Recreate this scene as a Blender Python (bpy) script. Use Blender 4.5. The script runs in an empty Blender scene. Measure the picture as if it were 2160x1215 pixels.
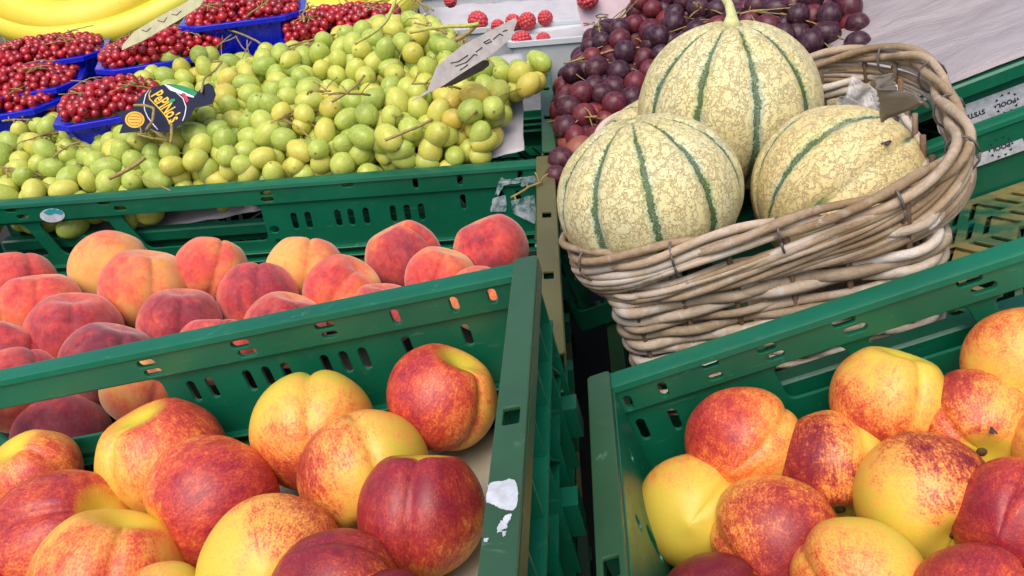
import bpy, math, random
import numpy as np
from mathutils import Vector, Matrix, Quaternion, noise as mnoise
random.seed(7)
D2R = math.radians
C = bpy.context.scene.collection
scene = bpy.context.scene

# ------------------------------------------------------------------ camera
F_PX, CX, CY = 1750.0, 1080.0, 607.5
CAM_Z = 1.45
def cam_axes(pitch, roll):
    p, r = D2R(pitch), D2R(roll)
    Fw = np.array([0, math.cos(p), -math.sin(p)]); R0 = np.array([1., 0, 0]); U0 = np.array([0, math.sin(p), math.cos(p)])
    return R0*math.cos(r)+U0*math.sin(r), -R0*math.sin(r)+U0*math.cos(r), Fw
CR, CU, CF = cam_axes(30, -10)
CAM = np.array([0, 0, CAM_Z])
cd = bpy.data.cameras.new('camera'); cam = bpy.data.objects.new('camera', cd); C.objects.link(cam)
cd.sensor_width = 36; cd.lens = 36*F_PX/2160; cd.clip_start = .01; cd.clip_end = 200
m = Matrix.Identity(4)
for i in range(3):
    m[i][0] = CR[i]; m[i][1] = CU[i]; m[i][2] = -CF[i]; m[i][3] = CAM[i]
cam.matrix_world = m
scene.camera = cam

# ------------------------------------------------------------------ light
SUN_EL, SUN_AZ = 62, 200          # azimuth clockwise from +Y
w = bpy.data.worlds.new('World'); scene.world = w; w.use_nodes = True
nt = w.node_tree; nt.nodes.clear()
sky = nt.nodes.new('ShaderNodeTexSky'); sky.sky_type = 'NISHITA'; sky.sun_disc = False
sky.sun_elevation = D2R(SUN_EL); sky.sun_rotation = D2R(SUN_AZ); sky.dust_density = 4; sky.air_density = 1.0; sky.ozone_density = .6
bg = nt.nodes.new('ShaderNodeBackground'); bg.inputs[1].default_value = .13
wo = nt.nodes.new('ShaderNodeOutputWorld'); nt.links.new(sky.outputs[0], bg.inputs[0]); nt.links.new(bg.outputs[0], wo.inputs[0])
sl = bpy.data.lights.new('sun', 'SUN'); sl.energy = 1.4; sl.angle = D2R(55); sl.color = (1, .95, .87)
so = bpy.data.objects.new('sun', sl); C.objects.link(so)
sd = Vector((math.sin(D2R(SUN_AZ))*math.cos(D2R(SUN_EL)), math.cos(D2R(SUN_AZ))*math.cos(D2R(SUN_EL)), math.sin(D2R(SUN_EL))))
so.rotation_euler = sd.to_track_quat('Z', 'Y').to_euler(); so.location = (0, 0, 4)
scene.view_settings.view_transform = 'Standard'; scene.view_settings.look = 'None'
scene.view_settings.exposure = .55; scene.view_settings.gamma = 1
scene.cycles.max_bounces = 8
scene.cycles.use_denoising = True

# ------------------------------------------------------------------ frames
def rot(y, a, b):
    return (Matrix.Rotation(D2R(y), 3, 'Z') @ Matrix.Rotation(D2R(a), 3, 'X') @ Matrix.Rotation(D2R(b), 3, 'Y'))
def ray(px, py):
    return Vector(CF + (px-CX)/F_PX*CR - (py-CY)/F_PX*CU)
CAMV = Vector(CAM)
class Frame:
    def __init__(s, O, M): s.O, s.M = Vector(O), M
    def w(s, p): return s.O + s.M @ Vector(p)
    def l(s, p): return s.M.transposed() @ (Vector(p)-s.O)
    def hit(s, px, py, axis, val):
        r = s.M.transposed() @ ray(px, py); o = s.l(CAM)
        t = (val-o[axis])/r[axis]; return o+r*t, t
    def hitplane(s, px, py, a, b, c):      # z = a + b x + c y
        r = s.M.transposed() @ ray(px, py); o = s.l(CAM)
        t = (a+b*o.x+c*o.y-o.z)/(r.z-b*r.x-c*r.y); return o+r*t, t
    def m4(s, off=(0, 0, 0)):
        q = s.M.to_4x4(); q.translation = s.w(off); return q
def proj(p):
    d = np.array(p)-CAM; z = d@CF
    return CX+F_PX*(d@CR)/z, CY-F_PX*(d@CU)/z, z
FP = Frame(CAMV+ray(1150, 345)*.84, rot(-6.29, .02, 3.52))       # peach crate and what stands behind it
FF = Frame(CAMV+ray(1110, 572)*.49, rot(-8.09, -1.17, -6.19))    # front left crate
FR = Frame(CAMV+ray(1268, 820)*.50, rot(-7.72, -3.13, -15.38))   # front right crate

# ------------------------------------------------------------------ node helpers
def new_mat(name):
    mt = bpy.data.materials.new(name); mt.use_nodes = True
    return mt, mt.node_tree, mt.node_tree.nodes['Principled BSDF']
class NB:
    def __init__(s, nt): s.nt = nt
    def n(s, t, **k):
        nd = s.nt.nodes.new(t)
        for a, b in k.items():
            if a.startswith('i_'): continue
            setattr(nd, a, b)
        return nd
    def sock(s, v):
        return v
    def link(s, v, inp):
        if isinstance(v, (int, float)):
            try: inp.default_value = v
            except Exception: inp.default_value = (v, v, v)
        elif isinstance(v, (tuple, list)):
            if len(v) == 3 and inp.type == 'RGBA': v = (*v, 1)
            inp.default_value = v
        else: s.nt.links.new(v, inp)
    def math(s, op, a, b=0, c=0, clamp=False):
        nd = s.n('ShaderNodeMath', operation=op); nd.use_clamp = clamp
        s.link(a, nd.inputs[0]); s.link(b, nd.inputs[1]); s.link(c, nd.inputs[2]); return nd.outputs[0]
    def vmath(s, op, a, b=(0, 0, 0), out=0):
        nd = s.n('ShaderNodeVectorMath', operation=op); s.link(a, nd.inputs[0]); s.link(b, nd.inputs[1])
        return nd.outputs['Value'] if op in ('DOT_PRODUCT', 'LENGTH') else nd.outputs[0]
    def scale(s, a, sc):
        nd = s.n('ShaderNodeVectorMath', operation='SCALE'); s.link(a, nd.inputs[0]); s.link(sc, nd.inputs[3]); return nd.outputs[0]
    def mix(s, f, a, b, mode='MIX'):
        nd = s.n('ShaderNodeMix', data_type='RGBA', blend_type=mode); nd.clamp_factor = True
        s.link(f, nd.inputs[0]); s.link(a, nd.inputs[6]); s.link(b, nd.inputs[7]); return nd.outputs[2]
    def noise(s, vec, scale, detail=3, rough=.55, dist=0, out='Fac'):
        nd = s.n('ShaderNodeTexNoise'); s.link(vec, nd.inputs['Vector']); s.link(scale, nd.inputs['Scale'])
        s.link(detail, nd.inputs['Detail']); s.link(rough, nd.inputs['Roughness']); s.link(dist, nd.inputs['Distortion']); return nd.outputs[out]
    def voro(s, vec, scale, feature='F1', out='Distance', rnd=1):
        nd = s.n('ShaderNodeTexVoronoi', feature=feature); s.link(vec, nd.inputs['Vector']); s.link(scale, nd.inputs['Scale']); s.link(rnd, nd.inputs['Randomness'])
        return nd.outputs[out]
    def ramp(s, f, stops, interp='LINEAR'):
        nd = s.n('ShaderNodeValToRGB'); cr = nd.color_ramp; cr.interpolation = interp
        while len(cr.elements) < len(stops): cr.elements.new(.5)
        for e, (p, c) in zip(cr.elements, stops):
            e.position = p; e.color = (*c, 1) if len(c) == 3 else c
        s.link(f, nd.inputs[0]); return nd.outputs[0]
    def map(s, v, a, b, c=0, d=1):
        nd = s.n('ShaderNodeMapRange'); nd.clamp = True
        for i, x in enumerate((v, a, b, c, d)): s.link(x, nd.inputs[i])
        return nd.outputs[0]
    def obj(s): return s.n('ShaderNodeTexCoord').outputs['Object']
    def attr(s, name, out='Fac'):
        nd = s.n('ShaderNodeAttribute', attribute_type='OBJECT', attribute_name=name); return nd.outputs[out]
    def rand(s): return s.n('ShaderNodeObjectInfo').outputs['Random']
    def bump(s, h, strength, dist=.001, normal=None):
        nd = s.n('ShaderNodeBump'); s.link(h, nd.inputs['Height']); s.link(strength, nd.inputs['Strength']); s.link(dist, nd.inputs['Distance'])
        if normal is not None: s.link(normal, nd.inputs['Normal'])
        return nd.outputs[0]
    def xyz(s, v):
        nd = s.n('ShaderNodeSeparateXYZ'); s.link(v, nd.inputs[0]); return nd.outputs
    def comb(s, x, y, z):
        nd = s.n('ShaderNodeCombineXYZ'); s.link(x, nd.inputs[0]); s.link(y, nd.inputs[1]); s.link(z, nd.inputs[2]); return nd.outputs[0]
def setp(b, **k):
    nm = dict(rough='Roughness', sheen='Sheen Weight', sheenr='Sheen Roughness', coat='Coat Weight', coatr='Coat Roughness', sss='Subsurface Weight',
              sssr='Subsurface Radius', ssss='Subsurface Scale', ior='IOR', trans='Transmission Weight', spec='Specular IOR Level', metal='Metallic', alpha='Alpha', sheent='Sheen Tint', base='Base Color')
    for a, v in k.items():
        b.inputs[nm[a]].default_value = v

# ------------------------------------------------------------------ materials
def m_plastic(name, col, scuff=.5, dark=(.001, .016, .011), rough=.33):
    mt, t, b = new_mat(name); N = NB(t); P = N.obj()
    n1 = N.noise(P, 9, 4, .6); n2 = N.noise(P, 90, 5, .7)
    c = N.mix(N.map(n1, .3, .7), tuple(x*.8 for x in col), tuple(min(1, x*1.18) for x in col))
    st = N.noise(N.vmath('MULTIPLY', P, (30, 30, 220)), 1, 4, .65, 1.2)
    st2 = N.noise(N.vmath('MULTIPLY', P, (260, 40, 40)), 1, 4, .65, 1.5)
    sc = N.math('MAXIMUM', N.map(st, .64, .78), N.map(st2, .66, .8))
    c = N.mix(N.math('MULTIPLY', sc, .30*scuff), c, (.16, .30, .24))
    c = N.mix(N.math('MULTIPLY', N.map(n2, .62, .8), .35*scuff), c, (.10, .14, .07))
    t.links.new(c, b.inputs['Base Color'])
    t.links.new(N.map(N.math('ADD', n2, sc), .3, 1.2, rough-.06, rough+.25), b.inputs['Roughness'])
    t.links.new(N.bump(N.math('ADD', N.noise(P, 60, 3), N.math('MULTIPLY', st, .3)), .22, .0012), b.inputs['Normal'])
    setp(b, spec=.55)
    return mt
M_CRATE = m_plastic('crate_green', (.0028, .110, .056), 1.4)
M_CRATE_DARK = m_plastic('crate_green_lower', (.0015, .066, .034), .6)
M_CRATE_WORN = m_plastic('crate_rim_worn', (.026, .084, .036), 1.5, rough=.42)
M_CRATE_OLIVE = m_plastic('crate_rim_olive', (.115, .105, .035), 1.2, rough=.42)  # golden olive rim colour of the peach crate and the one below
mt, t, b = new_mat('crate_floor_stained'); N = NB(t); P = N.obj(); n = N.noise(P, 11, 5, .65, .8)
t.links.new(N.mix(N.math('MULTIPLY', N.map(n, .42, .58), .85), (.005, .085, .045), (.30, .215, .07)), b.inputs['Base Color']); setp(b, rough=.3); M_FLOOR = mt
M_BLUE = m_plastic('punnet_blue', (.0028, .012, .50), .25, rough=.25)
M_BLACK = m_plastic('black_rubber', (.01, .01, .012), .1, rough=.3)

def m_plain(name, col, rough=.6, bumpy=.2, scale=60, var=.12, **k):
    mt, t, b = new_mat(name); N = NB(t); P = N.obj()
    n = N.noise(P, scale, 4, .6)
    c = N.mix(N.map(n, .3, .7), tuple(x*(1-var) for x in col), tuple(min(1, x*(1+var)) for x in col))
    t.links.new(c, b.inputs['Base Color']); setp(b, rough=rough, **k)
    if bumpy: t.links.new(N.bump(n, bumpy, .001), b.inputs['Normal'])
    return mt
M_PAPER = m_plain('paper_white', (.46, .44, .46), .75, .4, 40, .08)
M_KRAFT = m_plain('paper_beige', (.42, .375, .30), .8, .4, 50, .1)
M_FOAM = m_plain('white_tray', (.60, .63, .66), .5, .1, 30, .05)
M_WHITE = m_plain('white_sticker', (.50, .52, .56), .5, .5, 160, .22)
M_TEAL = m_plain('teal_ink', (.02, .30, .34), .4, .0, 300, .2)
M_INK = m_plain('dark_ink', (.03, .03, .035), .5, 0)
M_NAVY = m_plain('navy_card', (.012, .012, .03), .32, .1, 80, .1)
M_YINK = m_plain('yellow_ink', (.80, .48, .04), .45, 0)
M_OINK = m_plain('orange_ink', (.82, .40, .05), .45, 0)
M_GINK = m_plain('green_ink', (.02, .25, .10), .45, 0)
M_RINK = m_plain('red_ink', (.55, .04, .06), .45, 0)
M_WINK = m_plain('white_ink', (.8, .8, .8), .45, 0)
M_STEM = m_plain('grape_stem', (.30, .22, .07), .6, .6, 300, .35)
M_STEMG = m_plain('grape_stem_green', (.45, .45, .10), .55, .5, 300, .25)
M_STEMD = m_plain('grape_stem_brown', (.17, .09, .035), .7, .6, 300, .4)
M_MSTEM = m_plain('melon_stem', (.55, .55, .25), .6, .5, 200, .2)
M_STALK = m_plain('fruit_stalk_scar', (.10, .055, .02), .8, .8, 400, .4)
M_CARD = m_plain('price_card_cream', (.52, .50, .30), .6, .3, 60, .2)
M_CARDG = m_plain('price_card_grey', (.42, .38, .36), .6, .4, 70, .22)
M_PINKC = m_plain('pink_card', (.62, .47, .52), .6, .3, 60, .1)
M_WOODD = m_plain('dark_wood', (.06, .045, .03), .6, .5, 120, .4)
M_BROWN = m_plain('brown_board', (.09, .04, .012), .7, .3, 30, .3)
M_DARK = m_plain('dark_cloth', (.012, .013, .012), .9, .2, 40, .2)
M_TAPE = m_plain('brown_paper', (.20, .15, .10), .45, .3, 40, .2)
M_WIRE = m_plain('dark_wire', (.12, .10, .09), .5, .3, 300, .3)
M_GROUND = m_plain('paving', (.11, .105, .10), .85, .6, 12, .25)
def m_sheet():
    mt, t, b = new_mat('kraft_sheet'); N = NB(t); P = N.obj()
    n = N.noise(N.vmath('MULTIPLY', P, (7, 26, 10)), 1, 6, .68, 1.4)
    n2 = N.noise(P, 3, 3)
    c = N.mix(N.map(n, .3, .7), (.26, .215, .215), (.385, .335, .34)); c = N.mix(N.math('MULTIPLY', N.map(n2, .45, .7), .5), c, (.36, .34, .38))
    t.links.new(c, b.inputs['Base Color']); setp(b, rough=.5)
    t.links.new(N.bump(n, .9, .006), b.inputs['Normal']); return mt
M_SHEET = m_sheet()
def m_clear():
    mt, t, b = new_mat('clear_film'); N = NB(t); P = N.obj()
    n = N.noise(P, 40, 4, .6, 1)
    setp(b, base=(.75, .74, .74, 1), rough=.12, alpha=.42, ior=1.45, spec=.8)
    t.links.new(N.bump(n, 1, .006), b.inputs['Normal']); t.links.new(N.map(n, .3, .7, .22, .6), b.inputs['Alpha']); return mt
M_FILM = m_clear()

def m_stone_fruit(kind):
    mt, t, b = new_mat(kind+'_skin'); N = NB(t); P0 = N.obj()
    seed = N.rand()
    nrm = N.vmath('NORMALIZE', P0)
    off = N.comb(N.math('MULTIPLY', seed, 37), N.math('MULTIPLY', seed, 91), N.math('MULTIPLY', seed, 53))
    bd = N.attr('blush_dir', 'Vector'); amt = N.attr('blush_amount'); dk = N.attr('darkness')
    base = N.vmath('DOT_PRODUCT', nrm, bd)
    big = N.noise(N.vmath('ADD', nrm, off), 1.7, 3, .5, .3)
    med = N.noise(N.vmath('ADD', nrm, off), 6, 4, .6, .6)
    # streaks running from pole to pole
    x = N.xyz(nrm); ang = N.math('ARCTAN2', x[1], x[0])
    cs = N.comb(N.math('MULTIPLY', N.math('COSINE', ang), 1), N.math('MULTIPLY', N.math('SINE', ang), 1), N.math('MULTIPLY', x[2], .28))
    sv = N.vmath('ADD', cs, off)
    streak = N.noise(sv, 13, 5, .7, .9)
    fine = N.noise(N.vmath('ADD', nrm, off), 34, 4, .7, .8)
    sp = N.voro(N.vmath('ADD', N.vmath('MULTIPLY', nrm, (1, 1, .7)), off), 30)
    f = N.math('ADD', N.math('MULTIPLY', base, .40), N.math('SUBTRACT', amt, .10))
    f = N.math('ADD', f, N.math('MULTIPLY', N.math('SUBTRACT', big, .5), .75))
    f = N.math('ADD', f, N.math('MULTIPLY', N.math('SUBTRACT', med, .5), .55))
    if kind == 'nectarine':
        f = N.math('ADD', f, N.math('MULTIPLY', N.math('SUBTRACT', streak, .5), .60))
        f = N.math('ADD', f, N.math('MULTIPLY', N.math('SUBTRACT', fine, .5), .42))
        f = N.math('ADD', f, N.math('MULTIPLY', N.math('SUBTRACT', .45, sp), .30))
        col = N.ramp(f, [(0, (.64, .50, .06)), (.12, (.80, .47, .07)), (.32, (.80, .35, .075)), (.47, (.78, .20, .05)), (.64, (.60, .075, .036)), (.84, (.40, .028, .034)), (1, (.26, .016, .032))])
        col = N.mix(N.math('MULTIPLY', dk, N.map(f, .34, .72)), col, (.15, .008, .022))
        mot = N.math('MULTIPLY', N.map(N.noise(N.vmath('ADD', nrm, off), 48, 3, .6, .6), .50, .64), N.map(N.noise(N.vmath('ADD', nrm, off), 4, 3), .40, .62))
        col = N.mix(N.math('MULTIPLY', mot, .32), col, (.74, .20, .045))
        pole = N.map(x[2], .86, .97)
        col = N.mix(N.math('MULTIPLY', pole, .85), col, (.70, .58, .05))
        speck = N.math('MULTIPLY', N.map(N.voro(N.vmath('ADD', nrm, off), 7), .035, .022), N.map(big, .5, .52))
        col = N.mix(speck, col, (.10, .05, .012))
        setp(b, rough=.4, sss=.10, ssss=.004, coat=.05, coatr=.28, spec=.42)
        b.inputs['Subsurface Radius'].default_value = (1, .4, .15)
        t.links.new(N.map(fine, .3, .7, .36, .50), b.inputs['Roughness'])
        t.links.new(N.bump(N.math('ADD', N.math('MULTIPLY', fine, .5), med), .10, .0012), b.inputs['Normal'])
    else:
        f = N.math('ADD', f, N.math('MULTIPLY', N.math('SUBTRACT', streak, .5), .30))
        f = N.math('ADD', f, N.math('MULTIPLY', N.math('SUBTRACT', fine, .5), .22))
        col = N.ramp(f, [(0, (.72, .42, .10)), (.28, (.74, .31, .08)), (.48, (.74, .17, .06)), (.68, (.68, .075, .05)), (.88, (.48, .035, .042)), (1, (.30, .022, .04))])
        col = N.mix(N.math('MULTIPLY', dk, N.map(f, .4, .9)), col, (.14, .012, .035))
        fz = N.noise(N.vmath('ADD', nrm, off), 70, 4, .8, 1)
        fz2 = N.noise(N.vmath('ADD', nrm, off), 3.5, 4, .65, .5)
        fuzz = N.math('MULTIPLY', N.map(fz2, .30, .75), N.map(fz, .25, .70, .75, 1))
        col = N.mix(N.math('MULTIPLY', fuzz, .17), col, (.55, .36, .33))
        setp(b, rough=.85, sss=.06, ssss=.004, sheen=.5, sheenr=.45, spec=.15)
        b.inputs['Sheen Tint'].default_value = (1, .82, .76, 1)
        t.links.new(N.bump(N.math('ADD', N.math('MULTIPLY', fz, .6), fine), .14, .001), b.inputs['Normal'])
    t.links.new(col, b.inputs['Base Color'])
    return mt
M_NECT = m_stone_fruit('nectarine'); M_PEACH = m_stone_fruit('peach')

def m_melon():
    mt, t, b = new_mat('melon_rind'); N = NB(t); P0 = N.obj()
    seed = N.rand(); off = N.comb(N.math('MULTIPLY', seed, 17), N.math('MULTIPLY', seed, 31), N.math('MULTIPLY', seed, 77))
    nrm = N.vmath('NORMALIZE', P0); x = N.xyz(nrm); ang = N.math('ARCTAN2', x[1], x[0])
    wob = N.noise(N.vmath('ADD', nrm, off), 5, 3, .6)
    wob2 = N.noise(N.vmath('ADD', nrm, off), 45, 3, .7)
    a = N.math('ADD', ang, N.math('MULTIPLY', N.math('SUBTRACT', wob, .5), .10))
    # angular distance (0 at the suture .. 1 mid rib); 10 ribs
    s = N.math('ABSOLUTE', N.math('SINE', N.math('MULTIPLY', a, 5)))
    rad = N.math('SQRT', N.math('SUBTRACT', 1, N.math('MULTIPLY', x[2], x[2])))
    dist = N.math('MULTIPLY', s, N.math('MULTIPLY', rad, .22))      # rough arc distance on the unit sphere
    d2 = N.math('ADD', dist, N.math('MULTIPLY', N.math('SUBTRACT', wob2, .5), .085))
    wid = N.map(rad, .15, .95, .012, .047)
    stripe = N.map(N.math('SUBTRACT', d2, wid), .0, -.016)
    halo = N.map(N.math('SUBTRACT', d2, N.math('MULTIPLY', wid, 1.75)), .0, -.03)
    # net: long cracks, ringed
    dn = N.noise(N.vmath('ADD', nrm, off), 7, 4, .62, 0, 'Color')
    nv = N.vmath('ADD', N.vmath('MULTIPLY', nrm, (1, 1, .50)), N.scale(N.vmath('SUBTRACT', dn, (.5, .5, .5)), .30))
    nv = N.vmath('ADD', nv, off)
    v1 = N.voro(nv, 9.5, 'DISTANCE_TO_EDGE'); v2 = N.voro(nv, 14, 'DISTANCE_TO_EDGE')
    jit = N.noise(N.vmath('ADD', nrm, off), 26, 3, .6)
    l1 = N.math('MULTIPLY', N.map(v1, .052, .026), N.map(jit, .30, .42)); l2 = N.math('MULTIPLY', N.map(v2, .05, .025), N.map(jit, .50, .58))
    net = N.math('MAXIMUM', l1, l2)
    net = N.math('MULTIPLY', net, N.map(N.noise(N.vmath('ADD', nrm, off), 5, 2), .28, .40))
    edge = N.math('MULTIPLY', N.math('SUBTRACT', 1, N.math('ABSOLUTE', N.math('SUBTRACT', N.math('MULTIPLY', net, 2), 1))), 1)
    big = N.noise(N.vmath('ADD', nrm, off), 2.4, 3, .6)
    base = N.mix(N.map(big, .3, .7), (.69, .60, .28), (.69, .64, .37))
    warm = N.attr('warmth'); base = N.mix(N.math('MULTIPLY', warm, .6), base, (.76, .53, .20))
    col = N.mix(N.math('MULTIPLY', net, .8), base, (.52, .395, .205))
    col = N.mix(N.math('MULTIPLY', edge, .52), col, (.36, .245, .10))
    hc = N.mix(N.map(big, .4, .6), (.46, .50, .22), (.50, .58, .42))
    col = N.mix(N.math('MULTIPLY', halo, N.map(N.vmath('DOT_PRODUCT', nrm, N.attr('pale_dir', 'Vector')), .74, .88, .85, .1)), col, hc)
    gcol = N.mix(N.map(wob2, .4, .66), (.020, .050, .012), (.085, .15, .045))
    gcol = N.mix(N.math('MULTIPLY', N.map(N.noise(N.vmath('ADD', nrm, off), 90, 3, .7), .52, .66), N.map(big, .38, .6, 0, .7)), gcol, (.45, .55, .46))
    fd = N.map(N.vmath('DOT_PRODUCT', nrm, N.attr('pale_dir', 'Vector')), .74, .88, 1, .10)
    stripe = N.math('MULTIPLY', stripe, fd)
    col = N.mix(N.math('MULTIPLY', stripe, .93), col, gcol)
    poleb = N.map(x[2], .955, .995); col = N.mix(N.math('MULTIPLY', poleb, .5), col, (.42, .33, .12))
    t.links.new(col, b.inputs['Base Color'])
    h = N.math('MULTIPLY', N.math('MULTIPLY', net, N.math('SUBTRACT', 1, stripe)), 1)
    h = N.math('ADD', h, N.math('MULTIPLY', wob2, .25))
    t.links.new(N.bump(h, .68, .0017), b.inputs['Normal'])
    setp(b, rough=.52, spec=.35, sss=.03, ssss=.004)
    return mt
M_MELON = m_melon()

def m_grape(name, cols, dot, sss, rough, bloom, bloomcol):
    mt, t, b = new_mat(name); N = NB(t); P0 = N.obj(); seed = N.rand()
    off = N.comb(N.math('MULTIPLY', seed, 37), N.math('MULTIPLY', seed, 91), N.math('MULTIPLY', seed, 53))
    nrm = N.vmath('NORMALIZE', P0); x = N.xyz(nrm)
    ang = N.math('ARCTAN2', x[1], x[0])
    big = N.noise(N.vmath('ADD', nrm, off), 1.6, 3, .6, .4)
    vein = N.noise(N.vmath('ADD', N.comb(N.math('COSINE', ang), N.math('SINE', ang), N.math('MULTIPLY', x[2], .25)), off), 5, 3, .6)
    f = N.math('ADD', N.math('MULTIPLY', seed, .8), N.math('MULTIPLY', N.math('SUBTRACT', big, .5), .6)); f = N.math('ADD', f, N.math('MULTIPLY', N.attr('tint'), 1.0))
    col = N.ramp(f, [(i/(len(cols)-1), c) for i, c in enumerate(cols)])
    col = N.mix(N.math('MULTIPLY', N.map(vein, .52, .68), .28), col, bloomcol)
    bl = N.noise(N.vmath('ADD', nrm, off), 3, 4, .7, .7)
    col = N.mix(N.math('MULTIPLY', N.map(bl, .45, .7), bloom), col, bloomcol)
    sp = N.math('MULTIPLY', N.map(N.voro(N.vmath('ADD', nrm, off), 3), .035, .02), .6)
    col = N.mix(sp, col, dot)
    col = N.mix(N.math('MULTIPLY', N.map(x[2], -.992, -.998), .7), col, dot)
    col = N.mix(N.math('MULTIPLY', N.map(x[2], .985, .998), .5), col, (.30, .24, .08) if sss > .2 else (.2, .1, .05))
    t.links.new(col, b.inputs['Base Color'])
    setp(b, sss=sss, ssss=.010, rough=rough, spec=.5, ior=1.4)
    b.inputs['Subsurface Radius'].default_value = (1, .9, .35) if sss > .2 else (1, .2, .2)
    t.links.new(N.map(bl, .35, .7, rough-.08, rough+.2), b.inputs['Roughness'])
    return mt
M_GG = m_grape('green_grape_skin', [(.32, .41, .065), (.38, .46, .075), (.47, .52, .09), (.57, .53, .09), (.64, .48, .075)], (.12, .07, .02), .85, .21, .20, (.62, .66, .36))
M_PG = m_grape('purple_grape_skin', [(.032, .009, .018), (.065, .012, .020), (.13, .014, .022), (.21, .028, .028), (.28, .09, .045)], (.03, .015, .01), .12, .32, .34, (.22, .10, .13))
def m_currant():
    mt, t, b = new_mat('redcurrant_skin'); N = NB(t); P0 = N.obj(); seed = N.rand()
    nrm = N.vmath('NORMALIZE', P0); x = N.xyz(nrm)
    n = N.noise(N.vmath('ADD', nrm, N.comb(N.math('MULTIPLY', seed, 40), 0, 0)), 2, 2)
    col = N.ramp(N.math('ADD', N.math('MULTIPLY', seed, .6), N.math('MULTIPLY', n, .4)), [(0, (.18, .004, .010)), (.5, (.38, .008, .015)), (1, (.58, .018, .022))])
    col = N.mix(N.map(x[2], -.93, -.97), col, (.02, .008, .005))
    t.links.new(col, b.inputs['Base Color']); setp(b, sss=.2, ssss=.006, rough=.16, spec=.55, coat=.3, coatr=.08)
    b.inputs['Subsurface Radius'].default_value = (1, .15, .1); return mt
M_CUR = m_currant()
def m_rasp():
    return m_plain('raspberry_skin', (.55, .055, .065), .45, .3, 120, .25, sss=.15, ssss=.004)
M_RASP = m_rasp()
def m_banana():
    mt, t, b = new_mat('banana_skin'); N = NB(t); P = N.obj()
    n = N.noise(P, 14, 4, .6, .4); n2 = N.noise(P, 120, 3, .7)
    g = N.attr('green')
    col = N.mix(N.map(n, .3, .7), (.82, .58, .03), (.86, .68, .07))
    col = N.mix(N.math('MULTIPLY', g, N.map(n, .35, .6)), col, (.50, .56, .05))
    col = N.mix(N.math('MULTIPLY', N.map(n2, .66, .74), .6), col, (.30, .18, .03))
    t.links.new(col, b.inputs['Base Color']); setp(b, rough=.42, sss=.06, ssss=.005); return mt
M_BAN = m_banana()
def m_wicker(name, c0, c1, c2, white):
    mt, t, b = new_mat(name); N = NB(t); P = N.obj()
    n = N.noise(P, 26, 4, .6, .6); n2 = N.noise(P, 190, 4, .75, .8); n3 = N.noise(P, 12, 4, .6)
    rod = N.n('ShaderNodeAttribute', attribute_name='rod').outputs['Fac']
    col = N.ramp(N.math('ADD', N.math('ADD', N.math('MULTIPLY', n, .5), N.math('MULTIPLY', n2, .30)), N.math('MULTIPLY', N.math('SUBTRACT', rod, .3), .40)), [(.25, c0), (.5, c1), (.75, c2)])
    col = N.mix(N.math('MULTIPLY', N.map(N.math('ADD', N.noise(P, 42, 5, .7, 1.2), N.math('MULTIPLY', N.math('SUBTRACT', rod, .5), .16)), .50, .62), white), col, (.62, .60, .60))
    col = N.mix(N.math('MULTIPLY', N.map(n2, .62, .72), .6), col, (.10, .06, .035))
    t.links.new(col, b.inputs['Base Color']); setp(b, rough=.68, spec=.3)
    t.links.new(N.bump(N.math('ADD', n2, N.math('MULTIPLY', n, .4)), .7, .0012), b.inputs['Normal']); return mt
M_WICK = m_wicker('willow_weathered', (.27, .195, .125), (.48, .385, .285), (.66, .575, .475), .42)
M_WICKR = m_wicker('willow_rim', (.25, .165, .09), (.46, .345, .235), (.63, .52, .40), .35)
M_STAKE = m_wicker('willow_stake', (.10, .055, .03), (.17, .10, .055), (.24, .15, .09), .1)

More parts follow.
